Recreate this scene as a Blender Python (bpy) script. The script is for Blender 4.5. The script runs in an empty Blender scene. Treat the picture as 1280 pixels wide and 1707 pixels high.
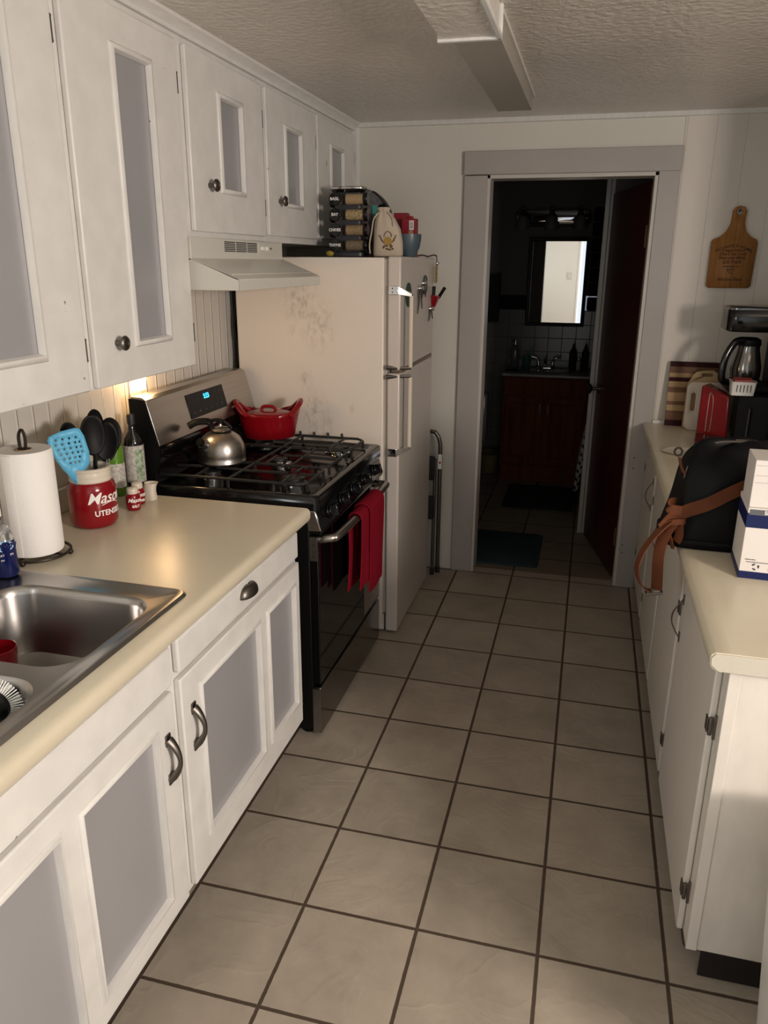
import bpy, bmesh, math, random
from mathutils import Vector, Matrix
random.seed(7)
C = bpy.context.scene.collection
PI = math.pi

# ------------------------------------------------------------------ camera
cam_d = bpy.data.cameras.new('camera'); cam = bpy.data.objects.new('camera', cam_d); C.objects.link(cam)
cam_d.sensor_fit = 'HORIZONTAL'; cam_d.sensor_width = 36; cam_d.lens = 1290.874/1280*36
cam_d.clip_start = .02; cam_d.clip_end = 60
_r = Vector((0.96758267, 0.25247298, 0.006417)); _u = Vector((-0.08331976, 0.29512439, 0.951819)); _f = Vector((-0.23841476, 0.92149823, -0.30659323))
M = Matrix((( _r.x, _u.x, -_f.x, 0.61838857), (_r.y, _u.y, -_f.y, -1.55941762), (_r.z, _u.z, -_f.z, 1.65226803), (0, 0, 0, 1)))
cam.matrix_world = M
S = bpy.context.scene; S.camera = cam
S.view_settings.view_transform = 'Standard'; S.view_settings.look = 'None'
S.view_settings.gamma = 1; S.view_settings.use_curve_mapping = False
S.view_settings.exposure = -0.06

# ------------------------------------------------------------------ light
w = bpy.data.worlds.new('world'); S.world = w; w.use_nodes = True
w.node_tree.nodes['Background'].inputs[0].default_value = (.75, .85, 1, 1)
w.node_tree.nodes['Background'].inputs[1].default_value = .3
def area(name, loc, target, sx, sy, power, col):
    d = bpy.data.lights.new(name, 'AREA'); d.shape = 'RECTANGLE'; d.size = sx; d.size_y = sy; d.energy = power; d.color = col
    o = bpy.data.objects.new(name, d); C.objects.link(o); o.location = loc
    o.rotation_euler = (Vector(target)-Vector(loc)).to_track_quat('-Z', 'Y').to_euler(); return o
# glass door behind the viewer, window over the dining side, and the plug-in night light
area('daylight_glass_door', (1.2, -3.06, 1.1), (1.2, 0, 1.1), 1.7, 2.0, 9, (.90, .96, 1))
area('daylight_side_window', (2.56, -1.45, 1.70), (0, -1.1, 1.6), .62, .42, 90, (1, .88, .79))
area('added_left_fill', (-.94, -1.75, 1.55), (1, -1.75, 2.1), .85, .75, 22, (.88, .97, 1))  # added fill for the ceiling and near area; no window known here
nl = bpy.data.lights.new('night_light_glow', 'POINT'); nl.energy = 1.6; nl.color = (1, .62, .3); nl.shadow_soft_size = .03
nlo = bpy.data.objects.new('night_light_glow', nl); C.objects.link(nlo); nlo.location = (-.84, .86, 1.275)

# ------------------------------------------------------------------ materials
def nt(m): m.use_nodes = True; return m.node_tree, m.node_tree.nodes['Principled BSDF']
def mat(name, col, rough=.5, metal=0, spec=.5, bump=0, bscale=40, var=0, vscale=6, emit=None, estr=0, trans=0, coat=0, stretch=None, bdist=.01, alpha=1, sheen=0):
    m = bpy.data.materials.new(name); t, b = nt(m)
    b.inputs['Base Color'].default_value = (*col, 1); b.inputs['Roughness'].default_value = rough
    b.inputs['Metallic'].default_value = metal; b.inputs['Specular IOR Level'].default_value = spec
    b.inputs['Transmission Weight'].default_value = trans; b.inputs['Coat Weight'].default_value = coat
    b.inputs['Sheen Weight'].default_value = sheen
    if emit: b.inputs['Emission Color'].default_value = (*emit, 1); b.inputs['Emission Strength'].default_value = estr
    N, L = t.nodes, t.links
    if bump or var:
        tc = N.new('ShaderNodeNewGeometry'); src = tc.outputs['Position']
        if stretch:
            mp = N.new('ShaderNodeMapping'); mp.inputs['Scale'].default_value = stretch; L.new(src, mp.inputs[0]); src = mp.outputs[0]
    if bump:
        n = N.new('ShaderNodeTexNoise'); n.inputs['Scale'].default_value = bscale; n.inputs['Detail'].default_value = 4
        L.new(src, n.inputs['Vector']); bp = N.new('ShaderNodeBump'); bp.inputs['Strength'].default_value = bump; bp.inputs['Distance'].default_value = bdist
        L.new(n.outputs[0], bp.inputs['Height']); L.new(bp.outputs[0], b.inputs['Normal'])
    if var:
        n = N.new('ShaderNodeTexNoise'); n.inputs['Scale'].default_value = vscale; n.inputs['Detail'].default_value = 5
        L.new(src, n.inputs['Vector']); r = N.new('ShaderNodeValToRGB'); e = r.color_ramp.elements
        e[0].position = .3; e[1].position = .7
        e[0].color = (*[c*(1-var) for c in col], 1); e[1].color = (*[min(1, c*(1+var)) for c in col], 1)
        L.new(n.outputs[0], r.inputs[0]); L.new(r.outputs[0], b.inputs['Base Color'])
    return m

def floor_mat(name, T, tile, grout, gw):
    m = bpy.data.materials.new(name); t, b = nt(m); N, L = t.nodes, t.links
    g = N.new('ShaderNodeNewGeometry'); sp = N.new('ShaderNodeSeparateXYZ'); L.new(g.outputs['Position'], sp.inputs[0])
    def math_(op, a, bb=None):
        n = N.new('ShaderNodeMath'); n.operation = op
        for i, v in enumerate((a, bb)):
            if v is None: continue
            if isinstance(v, (int, float)): n.inputs[i].default_value = v
            else: L.new(v, n.inputs[i])
        return n.outputs[0]
    ds = []; cells = []
    for ax in ('X', 'Y'):
        u = math_('DIVIDE', sp.outputs[ax], T); fr = math_('FRACT', math_('ADD', u, 100.0))
        ds.append(math_('SUBTRACT', .5, math_('ABSOLUTE', math_('SUBTRACT', fr, .5)))); cells.append(math_('FLOOR', math_('ADD', u, 100.0)))
    d = math_('MINIMUM', ds[0], ds[1])
    wob = N.new('ShaderNodeTexNoise'); wob.inputs['Scale'].default_value = 60; L.new(g.outputs['Position'], wob.inputs['Vector'])
    d2 = math_('ADD', d, math_('MULTIPLY', math_('SUBTRACT', wob.outputs[0], .5), .006))
    mr = N.new('ShaderNodeMapRange'); mr.interpolation_type = 'SMOOTHSTEP'; mr.inputs['From Min'].default_value = gw/T*.5*.75; mr.inputs['From Max'].default_value = gw/T*.5*1.35
    L.new(d2, mr.inputs['Value'])
    cb = N.new('ShaderNodeCombineXYZ'); L.new(cells[0], cb.inputs[0]); L.new(cells[1], cb.inputs[1])
    wn = N.new('ShaderNodeTexWhiteNoise'); L.new(cb.outputs[0], wn.inputs['Vector'])
    n1 = N.new('ShaderNodeTexNoise'); n1.inputs['Scale'].default_value = 7; n1.inputs['Detail'].default_value = 7; n1.inputs['Roughness'].default_value = .6
    vadd = N.new('ShaderNodeVectorMath'); vadd.operation = 'ADD'; L.new(g.outputs['Position'], vadd.inputs[0]); L.new(wn.outputs['Color'], vadd.inputs[1]); L.new(vadd.outputs[0], n1.inputs['Vector'])
    rp = N.new('ShaderNodeValToRGB'); e = rp.color_ramp.elements; e[0].position = .3; e[1].position = .75
    e[0].color = (*[c*.82 for c in tile], 1); e[1].color = (*[c*1.12 for c in tile], 1); L.new(n1.outputs[0], rp.inputs[0])
    hv = N.new('ShaderNodeHueSaturation'); L.new(rp.outputs[0], hv.inputs['Color']); L.new(math_('ADD', math_('MULTIPLY', wn.outputs['Value'], .14), .93), hv.inputs['Value'])
    mx = N.new('ShaderNodeMix'); mx.data_type = 'RGBA'; L.new(mr.outputs[0], mx.inputs['Factor']); mx.inputs['A'].default_value = (*grout, 1); L.new(hv.outputs[0], mx.inputs['B'])
    L.new(mx.outputs['Result'], b.inputs['Base Color'])
    rr = math_('SUBTRACT', .9, math_('MULTIPLY', mr.outputs[0], .42)); L.new(rr, b.inputs['Roughness'])
    # slate-like ridges: sharp creases in a distorted noise, plus the groove of the grout
    n2 = N.new('ShaderNodeTexNoise'); n2.inputs['Scale'].default_value = 5; n2.inputs['Detail'].default_value = 3; n2.inputs['Distortion'].default_value = 1.2; L.new(vadd.outputs[0], n2.inputs['Vector'])
    ridge = math_('SUBTRACT', 1, math_('MINIMUM', math_('MULTIPLY', math_('ABSOLUTE', math_('SUBTRACT', n2.outputs[0], .5)), 14.0), 1))
    n3 = N.new('ShaderNodeTexNoise'); n3.inputs['Scale'].default_value = 45; n3.inputs['Detail'].default_value = 3; L.new(g.outputs['Position'], n3.inputs['Vector'])
    h = math_('ADD', math_('ADD', math_('MULTIPLY', mr.outputs[0], 1.6), math_('MULTIPLY', ridge, .38)), math_('ADD', math_('MULTIPLY', n3.outputs[0], .10), math_('MULTIPLY', n1.outputs[0], .8)))
    bp = N.new('ShaderNodeBump'); bp.inputs['Strength'].default_value = .7; bp.inputs['Distance'].default_value = .0022; L.new(h, bp.inputs['Height']); L.new(bp.outputs[0], b.inputs['Normal'])
    return m

def groove_mat(name, col, axis, period, offset, width, rough=.45, depth=.003, gcol=None, axis2=None, period2=None):
    """painted panel or tile with regular grooves"""
    m = bpy.data.materials.new(name); t, b = nt(m); N, L = t.nodes, t.links
    g = N.new('ShaderNodeNewGeometry'); sp = N.new('ShaderNodeSeparateXYZ'); L.new(g.outputs['Position'], sp.inputs[0])
    def math_(op, a, bb):
        n = N.new('ShaderNodeMath'); n.operation = op
        for i, v in enumerate((a, bb)):
            if isinstance(v, (int, float)): n.inputs[i].default_value = v
            else: L.new(v, n.inputs[i])
        return n.outputs[0]
    def one(ax, per, off):
        fr = math_('FRACT', math_('DIVIDE', math_('ADD', sp.outputs[ax], 10*per+off), per), 0)
        d = math_('MULTIPLY', math_('SUBTRACT', .5, math_('ABSOLUTE', math_('SUBTRACT', fr, .5), 0)), per)
        mr = N.new('ShaderNodeMapRange'); mr.interpolation_type = 'SMOOTHSTEP'; mr.inputs['From Max'].default_value = width; L.new(d, mr.inputs['Value']); return mr.outputs[0]
    k = one(axis, period, offset)
    if axis2: k = math_('MINIMUM', k, one(axis2, period2, 0))
    bp = N.new('ShaderNodeBump'); bp.inputs['Strength'].default_value = 1; bp.inputs['Distance'].default_value = depth; L.new(k, bp.inputs['Height']); L.new(bp.outputs[0], b.inputs['Normal'])
    b.inputs['Roughness'].default_value = rough
    mx = N.new('ShaderNodeMix'); mx.data_type = 'RGBA'; L.new(k, mx.inputs['Factor']); mx.inputs['A'].default_value = (*(gcol or [c*.8 for c in col]), 1); mx.inputs['B'].default_value = (*col, 1)
    L.new(mx.outputs['Result'], b.inputs['Base Color'])
    return m

def wood(name, c1, c2, scale, stretch, rough=.45):
    m = bpy.data.materials.new(name); t, b = nt(m); N, L = t.nodes, t.links
    g = N.new('ShaderNodeTexCoord'); mp = N.new('ShaderNodeMapping'); mp.inputs['Scale'].default_value = stretch; L.new(g.outputs['Object'], mp.inputs[0])
    n = N.new('ShaderNodeTexNoise'); n.inputs['Scale'].default_value = scale; n.inputs['Detail'].default_value = 5; n.inputs['Distortion'].default_value = .5; L.new(mp.outputs[0], n.inputs['Vector'])
    r = N.new('ShaderNodeValToRGB'); r.color_ramp.elements[0].position = .35; r.color_ramp.elements[1].position = .65
    r.color_ramp.elements[0].color = (*c1, 1); r.color_ramp.elements[1].color = (*c2, 1); L.new(n.outputs[0], r.inputs[0]); L.new(r.outputs[0], b.inputs['Base Color'])
    b.inputs['Roughness'].default_value = rough; b.inputs['Specular IOR Level'].default_value = .2
    return m

def smudge_mat(name, col, dark, spots, rough=.4):
    """enamel side with rubbed grey scuffs at given places (x, z, radius)"""
    m = bpy.data.materials.new(name); t, b = nt(m); N, L = t.nodes, t.links
    g = N.new('ShaderNodeNewGeometry')
    n = N.new('ShaderNodeTexNoise'); n.inputs['Scale'].default_value = 45; n.inputs['Detail'].default_value = 6; n.inputs['Roughness'].default_value = .7
    mp = N.new('ShaderNodeMapping'); mp.inputs['Scale'].default_value = (1, 1, .5); L.new(g.outputs['Position'], mp.inputs[0]); L.new(mp.outputs[0], n.inputs['Vector'])
    nr = N.new('ShaderNodeMapRange'); nr.inputs['From Min'].default_value = .44; nr.inputs['From Max'].default_value = .7; L.new(n.outputs[0], nr.inputs['Value'])
    tot = None
    for (x, y, z, r, k) in spots:
        s = N.new('ShaderNodeVectorMath'); s.operation = 'SUBTRACT'; L.new(g.outputs['Position'], s.inputs[0]); s.inputs[1].default_value = (x, y, z)
        sc = N.new('ShaderNodeVectorMath'); sc.operation = 'MULTIPLY'; L.new(s.outputs[0], sc.inputs[0]); sc.inputs[1].default_value = (1/r, 0, .7/r)
        ln = N.new('ShaderNodeVectorMath'); ln.operation = 'LENGTH'; L.new(sc.outputs[0], ln.inputs[0])
        mr = N.new('ShaderNodeMapRange'); mr.inputs['From Min'].default_value = 1; mr.inputs['From Max'].default_value = 0; mr.inputs['To Max'].default_value = k; L.new(ln.outputs['Value'], mr.inputs['Value'])
        if tot is None: tot = mr.outputs[0]
        else:
            a = N.new('ShaderNodeMath'); a.operation = 'MAXIMUM'; L.new(tot, a.inputs[0]); L.new(mr.outputs[0], a.inputs[1]); tot = a.outputs[0]
    mu = N.new('ShaderNodeMath'); mu.operation = 'MULTIPLY'; L.new(tot, mu.inputs[0]); L.new(nr.outputs[0], mu.inputs[1])
    mx = N.new('ShaderNodeMix'); mx.data_type = 'RGBA'; L.new(mu.outputs[0], mx.inputs['Factor']); mx.inputs['A'].default_value = (*col, 1); mx.inputs['B'].default_value = (*dark, 1)
    L.new(mx.outputs['Result'], b.inputs['Base Color']); b.inputs['Roughness'].default_value = rough
    return m

def chip_mat(name, col, rough, thr=.70, stretch=(1, 1, 1), dark=(.22, .17, .13)):
    """brushed-on paint with a few worn chips"""
    m = bpy.data.materials.new(name); t, b = nt(m); N, L = t.nodes, t.links
    g = N.new('ShaderNodeNewGeometry'); n = N.new('ShaderNodeTexNoise'); n.inputs['Scale'].default_value = 22; n.inputs['Detail'].default_value = 5; L.new(g.outputs['Position'], n.inputs['Vector'])
    mr = N.new('ShaderNodeMapRange'); mr.inputs['From Min'].default_value = thr; mr.inputs['From Max'].default_value = thr+.02; L.new(n.outputs[0], mr.inputs['Value'])
    mp = N.new('ShaderNodeMapping'); mp.inputs['Scale'].default_value = stretch; L.new(g.outputs['Position'], mp.inputs[0])
    n2 = N.new('ShaderNodeTexNoise'); n2.inputs['Scale'].default_value = 25; n2.inputs['Detail'].default_value = 4; L.new(mp.outputs[0], n2.inputs['Vector'])
    r = N.new('ShaderNodeValToRGB'); r.color_ramp.elements[0].position = .3; r.color_ramp.elements[1].position = .7
    r.color_ramp.elements[0].color = (*[c*.93 for c in col], 1); r.color_ramp.elements[1].color = (*[c*1.03 for c in col], 1); L.new(n2.outputs[0], r.inputs[0])
    mx = N.new('ShaderNodeMix'); mx.data_type = 'RGBA'; L.new(mr.outputs[0], mx.inputs['Factor']); L.new(r.outputs[0], mx.inputs['A']); mx.inputs['B'].default_value = (*dark, 1)
    L.new(mx.outputs['Result'], b.inputs['Base Color']); b.inputs['Roughness'].default_value = rough
    bp = N.new('ShaderNodeBump'); bp.inputs['Strength'].default_value = .25; bp.inputs['Distance'].default_value = .002; L.new(n2.outputs[0], bp.inputs['Height']); L.new(bp.outputs[0], b.inputs['Normal'])
    return m

WHITE = chip_mat('white_cabinet_paint', (.68, .67, .64), .38, .735, (3, .6, .6))
WHITEG = chip_mat('white_brushed_paint_grain', (.62, .58, .52), .4, .80, (1, 6, .35))
SILVER = mat('silver_grey_panel_paint', (.36, .36, .375), .33, .25, var=.05, vscale=3, bump=.1, bscale=120, bdist=.001)
TRIMG = mat('lavender_grey_trim_paint', (.36, .335, .315), .38, var=.04, vscale=4)
WALL = mat('off_white_wall_paint', (.60, .58, .52), .5, var=.04, vscale=2, bump=.15, bscale=30, bdist=.003)
PANELW = groove_mat('off_white_wall_panelling', (.62, .58, .52), 'X', .126, .045, .002, gcol=(.53, .49, .43), depth=.0008)
BEAD = groove_mat('beadboard_white_paint', (.60, .57, .52), 'Y', .068, .01, .006, depth=-.005, gcol=(.68, .66, .62))
CEIL = mat('ceiling_textured_plaster', (.66, .61, .55), .30, spec=.7, bump=1, bscale=42, bdist=.008, var=.08, vscale=2.5)
LAM = mat('cream_laminate', (.60, .54, .41), .28, var=.03, vscale=8)
FRW = smudge_mat('fridge_cream_enamel', (.72, .66, .59), (.12, .11, .11), [(-.58, 0, 1.50, .10, .75), (-.50, 0, 1.40, .10, .65), (-.56, 0, 1.17, .05, .5), (-.52, 0, 1.02, .09, .7), (-.46, 0, .97, .04, .8), (-.35, 0, 1.05, .02, .5), (-.62, 0, 1.38, .03, .4)])
FRD = mat('fridge_enamel_front_dimmed', (.55, .50, .455), .3, var=.02, vscale=3)  # same fridge enamel, colour darkened for the weak light on the front
BLK = mat('black_enamel', (.004, .004, .0045), .12)
BLKM = mat('black_plastic', (.004, .004, .004), .5, spec=.18)
IRON = mat('cast_iron', (.012, .012, .012), .5, bump=.3, bscale=200, bdist=.001)
GLASSB = mat('black_oven_glass', (.003, .003, .003), .05, spec=.5)
DISP = mat('display_glass', (.006, .006, .007), .25, spec=.15)
STEEL = mat('brushed_steel', (.42, .39, .36), .3, 1, var=.06, vscale=3, stretch=(1, 1, 30))
STEEL2 = mat('steel_sink', (.40, .385, .37), .27, 1, var=.05, vscale=5)
CHROME = mat('chrome', (.75, .75, .75), .1, 1)
PEWTER = mat('pewter', (.16, .145, .13), .4, 1)
BRZ = mat('oiled_bronze', (.035, .025, .02), .4, .6)
RED = mat('red_ceramic', (.22, .003, .008), .18, coat=.1)
REDT = mat('red_terry', (.19, .004, .014), .95, spec=.1, bump=.6, bscale=350, bdist=.002)
CREAM = mat('cream_ceramic', (.66, .60, .50), .25)
PAPER = mat('paper_towel', (.82, .80, .77), .95, bump=.5, bscale=160, bdist=.001)
CARD = mat('white_cardboard', (.66, .62, .58), .5)
NAVY = mat('navy_print', (.006, .012, .07), .4, spec=.3)
LEATHB = mat('black_leather', (.003, .003, .0032), .5, spec=.12, bump=.3, bscale=150, bdist=.001)
LEATHT = mat('tan_leather_strap', (.11, .034, .013), .6, spec=.2, var=.12, vscale=20)
BLUES = mat('sky_blue_silicone', (.12, .47, .74), .45)
FLOOR = floor_mat('slate_look_floor_tile', .31, (.375, .325, .262), (.065, .042, .027), .0085)
DOORW = wood('mahogany_door', (.032, .005, .003), (.060, .010, .006), 4, (3, 3, .3), .3)
VAN = wood('cherry_vanity_wood', (.085, .020, .006), (.13, .036, .011), 5, (4, 4, .5), .6)
VAN.node_tree.nodes['Principled BSDF'].inputs['Specular IOR Level'].default_value = .12
BTILE = groove_mat('white_bath_tile_dimmed', (.15, .145, .13), 'X', .108, .03, .003, .2, .002, (.08, .075, .07), 'Z', .108)  # white tile coloured dark to stand in for the unlit bathroom
BWALL = mat('bath_wall_paint_dimmed', (.11, .105, .092), .6, spec=.2)  # wall colour lowered to put the bathroom's dimness into the paint
BAMB = wood('bamboo', (.27, .12, .035), (.36, .17, .055), 6, (12, 12, .6), .4)
BURN = mat('burnt_lettering', (.05, .017, .008), .7)
WPR = mat('white_print', (.85, .83, .8), .4)
BPR = mat('black_print', (.02, .02, .02), .5)
RUBBER = mat('black_rubber', (.01, .01, .01), .7)
MIRR = mat('mirror_silver', (.9, .9, .9), .02, 1)
SLATEC = mat('slate_blue_ceramic', (.06, .09, .11), .35)
CANVAS = mat('natural_canvas', (.50, .42, .33), .9, bump=.4, bscale=250, bdist=.001)
TEALF = mat('teal_ribbon', (.06, .30, .25), .7)
GREYF = mat('charcoal_fabric', (.11, .11, .115), .85, var=.25, vscale=60)
DKRED = mat('dark_red_card', (.22, .006, .015), .45)
CLEAR = mat('clear_plastic', (.9, .92, .95), .08, trans=.95)
BLUEL = mat('blue_dish_liquid', (.003, .008, .07), .12)

# ------------------------------------------------------------------ mesh helpers
def box(bm, x0, x1, y0, y1, z0, z1):
    v = [bm.verts.new(p) for p in ((x0,y0,z0),(x1,y0,z0),(x1,y1,z0),(x0,y1,z0),(x0,y0,z1),(x1,y0,z1),(x1,y1,z1),(x0,y1,z1))]
    for f in ((3,2,1,0),(4,5,6,7),(0,1,5,4),(1,2,6,5),(2,3,7,6),(3,0,4,7)): bm.faces.new([v[i] for i in f])
def hexa(bm, p):
    v = [bm.verts.new(q) for q in p]
    for f in ((3,2,1,0),(4,5,6,7),(0,1,5,4),(1,2,6,5),(2,3,7,6),(3,0,4,7)): bm.faces.new([v[i] for i in f])
def prism(bm, poly, ax, a, b):
    """poly of 2D points; ax is the extrusion axis ('x': poly=(y,z), 'y': poly=(x,z), 'z': poly=(x,y))"""
    def P(q, t): return {'x': (t, q[0], q[1]), 'y': (q[0], t, q[1]), 'z': (q[0], q[1], t)}[ax]
    A = [bm.verts.new(P(q, a)) for q in poly]; B = [bm.verts.new(P(q, b)) for q in poly]; n = len(poly)
    bm.faces.new(A); bm.faces.new(B[::-1])
    for i in range(n): bm.faces.new((A[i], B[i], B[(i+1) % n], A[(i+1) % n]))
def rings(bm, rs, cap0=True, cap1=True, closed=False):
    V = [[bm.verts.new(p) for p in r] for r in rs]; n = len(V[0])
    pairs = list(zip(V[:-1], V[1:]))+([(V[-1], V[0])] if closed else [])
    for a, b in pairs:
        for i in range(n): bm.faces.new((a[i], a[(i+1) % n], b[(i+1) % n], b[i]))
    if not closed:
        if cap0: bm.faces.new(V[0][::-1])
        if cap1: bm.faces.new(V[-1])
def lathe(bm, prof, c, n=32, axis='z', cap=True):
    rs = []
    for r, h in prof:
        r = max(r, .0002); ring = []
        for i in range(n):
            a = 2*PI*i/n; u, v = r*math.cos(a), r*math.sin(a)
            ring.append({'z': (c[0]+u, c[1]+v, c[2]+h), 'x': (c[0]+h, c[1]+u, c[2]+v), 'y': (c[0]+v, c[1]+h, c[2]+u)}[axis])
        rs.append(ring)
    rings(bm, rs, cap, cap)
def selip(c, z, rx, ry, e=2.0, n=36, rot=0):
    out = []
    for i in range(n):
        a = 2*PI*i/n; ca, sa = math.cos(a), math.sin(a)
        x = rx*math.copysign(abs(ca)**(2/e), ca); y = ry*math.copysign(abs(sa)**(2/e), sa)
        out.append((c[0]+x*math.cos(rot)-y*math.sin(rot), c[1]+x*math.sin(rot)+y*math.cos(rot), z))
    return out
def loft(bm, secs, e=2.0, n=36, rot=0, cap0=True, cap1=True):
    """secs: (cx, cy, z, rx, ry[, e])"""
    rings(bm, [selip((s[0], s[1]), s[2], s[3], s[4], s[5] if len(s) > 5 else e, n, rot) for s in secs], cap0, cap1)
def smoothpath(pts, k=6):
    P = [Vector(p) for p in pts]; out = []
    for i in range(len(P)-1):
        p0 = P[max(i-1, 0)]; p1 = P[i]; p2 = P[i+1]; p3 = P[min(i+2, len(P)-1)]
        for j in range(k):
            t = j/k; out.append(.5*((2*p1)+(-p0+p2)*t+(2*p0-5*p1+4*p2-p3)*t*t+(-p0+3*p1-3*p2+p3)*t**3))
    out.append(P[-1]); return out
def tube(bm, pts, r, n=10, closed=False, flat=1.0, up=None):
    P = [Vector(p) for p in pts]; m = len(P); rs = []; prev = None
    for i in range(m):
        if closed: d = P[(i+1) % m]-P[i-1]
        else: d = P[min(i+1, m-1)]-P[max(i-1, 0)]
        d.normalize()
        if prev is None:
            a = Vector(up) if up else (Vector((0, 0, 1)) if abs(d.z) < .9 else Vector((1, 0, 0)))
        else: a = prev
        u = (a-d*a.dot(d)).normalized(); v = d.cross(u); prev = u
        rr = r[i] if isinstance(r, (list, tuple)) else r
        rs.append([P[i]+u*rr*math.cos(2*PI*j/n)+v*rr*flat*math.sin(2*PI*j/n) for j in range(n)])
    rings(bm, rs, True, True, closed)
def ribbon(bm, pts, wdir, wid, th):
    """flat strap: path, width direction (vector or list), width, thickness"""
    P = [Vector(p) for p in pts]; rs = []
    for i, p in enumerate(P):
        d = (P[min(i+1, len(P)-1)]-P[max(i-1, 0)]).normalized()
        wv = Vector(wdir[i] if isinstance(wdir, list) else wdir); wv = (wv-d*wv.dot(d)).normalized(); nv = d.cross(wv)
        rs.append([p+wv*wid/2+nv*th/2, p-wv*wid/2+nv*th/2, p-wv*wid/2-nv*th/2, p+wv*wid/2-nv*th/2])
    rings(bm, rs)
def ball(bm, c, r, sx=1, sy=1, sz=1, n=16):
    bmesh.ops.create_uvsphere(bm, u_segments=n, v_segments=n//2+2, radius=r, matrix=Matrix.Translation(c) @ Matrix.Diagonal((sx, sy, sz, 1)))
def cdt_fill(bm, outline, holes, fn):
    from mathutils.geometry import delaunay_2d_cdt
    pts = [Vector((p[0], p[1])) for p in outline]; n = len(pts); edges = [(i, (i+1) % n) for i in range(n)]
    for h in holes:
        k = len(pts); pts += [Vector(p) for p in h]; m_ = len(h); edges += [(k+i, k+(i+1) % m_) for i in range(m_)]
    vs, es, fs, *_ = delaunay_2d_cdt(pts, edges, [], 0, 1e-7)
    def inside(p, poly):
        c = False
        for i in range(len(poly)):
            a, b_ = poly[i], poly[i-1]
            if (a[1] > p[1]) != (b_[1] > p[1]) and p[0] < (b_[0]-a[0])*(p[1]-a[1])/(b_[1]-a[1])+a[0]: c = not c
        return c
    V = [bm.verts.new(fn(v.x, v.y)) for v in vs]
    for f in fs:
        g = sum((vs[i] for i in f), Vector((0, 0)))/len(f)
        if inside(g, outline) and not any(inside(g, h) for h in holes): bm.faces.new([V[i] for i in f])
    for v in [v for v in bm.verts if not v.link_faces]: bm.verts.remove(v)
def NB(): return bmesh.new()
def loop(bm, pts):
    v = [bm.verts.new(p) for p in pts]; e = [bm.edges.new((v[i], v[(i+1) % len(v)])) for i in range(len(v))]; return v, e
ROOT = {}
def obj(name, bm, m, parent=None, bevel=0, seg=2, smooth=True, ang=40, rec=True):
    if rec: bmesh.ops.recalc_face_normals(bm, faces=bm.faces)
    if parent is not None:
        off = ROOT.get(parent.name)
        if off is not None: bmesh.ops.translate(bm, vec=-off, verts=bm.verts)
    me = bpy.data.meshes.new(name); bm.to_mesh(me); bm.free()
    me.materials.append(m)
    if smooth: me.shade_smooth(); me.set_sharp_from_angle(angle=math.radians(ang))
    o = bpy.data.objects.new(name, me); C.objects.link(o)
    if parent is not None:
        o.parent = parent
        if parent.name in ROOT: ROOT[o.name] = ROOT[parent.name]
    if bevel:
        b = o.modifiers.new('bevel', 'BEVEL'); b.width = bevel; b.segments = seg; b.limit_method = 'ANGLE'; b.angle_limit = math.radians(35); b.harden_normals = False
    return o
def thing(name, label, cat, loc=(0, 0, 0), rz=0, group=None):
    o = bpy.data.objects.new(name, None); C.objects.link(o); o.empty_display_size = .05
    o.location = loc; o.rotation_euler = (0, 0, rz); o['label'] = label; o['category'] = cat
    if group: o['group'] = group
    if rz == 0: ROOT[o.name] = Vector(loc)      # geometry of its parts is then given in room coordinates
    return o
def tag(o, label, cat, group=None):
    o['label'] = label; o['category'] = cat
    if group: o['group'] = group
    return o
def struct(name, bm, m, parent=None, **k):
    o = obj(name, bm, m, parent, **k)
    if parent is None: o['kind'] = 'structure'
    return o
def bx(*a):
    b = NB(); box(b, *a); return b
def label(o, s): o['label'] = s; return o
def letters(body, size, m, fn, parent, name='lettering', ext=.0004, shear=0, space=1, offset=0):
    cu = bpy.data.curves.new('t', 'FONT'); cu.body = body; cu.size = size; cu.extrude = ext; cu.align_x = 'CENTER'; cu.align_y = 'CENTER'
    cu.shear = shear; cu.space_character = space; cu.offset = offset; cu.resolution_u = 3
    to = bpy.data.objects.new('t', cu); C.objects.link(to); dg = bpy.context.evaluated_depsgraph_get()
    me = bpy.data.meshes.new_from_object(to.evaluated_get(dg)); b = NB(); b.from_mesh(me)
    bpy.data.objects.remove(to); bpy.data.curves.remove(cu); bpy.data.meshes.remove(me)
    for v in b.verts: v.co = Vector(fn(v.co.x, v.co.y, v.co.z))
    return obj(name, b, m, parent, smooth=False, rec=False)
def plane_fn(o, r, u, n):
    o, r, u, n = map(Vector, (o, r, u, n)); r.normalize(); u.normalize(); n.normalize()
    return lambda x, y, z: o+r*x+u*y+n*z
def cyl_fn(cx, cy, cz, rad, ang):
    return lambda x, y, z: (cx+(rad+z)*math.cos(ang+x/rad), cy+(rad+z)*math.sin(ang+x/rad), cz+y)

# ================================================================== setting
XL = -.92; YB = 2.5; ZC = 2.305; XR = 1.58
struct('floor', bx(-1.2, 2.9, -3.3, 2.56, -.05, 0), FLOOR)
struct('floor_bath', bx(-1.2, 2.9, 2.56, 5.2, -.05, 0), floor_mat('floor_tile_bath_dimmed', .31, (.19, .155, .115), (.03, .02, .014), .0085))  # darker copy of the floor tile; the bathroom's shade is in its colour
struct('ceiling', bx(-1.2, 2.9, -3.3, 5.2, ZC, ZC+.06), CEIL)
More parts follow.
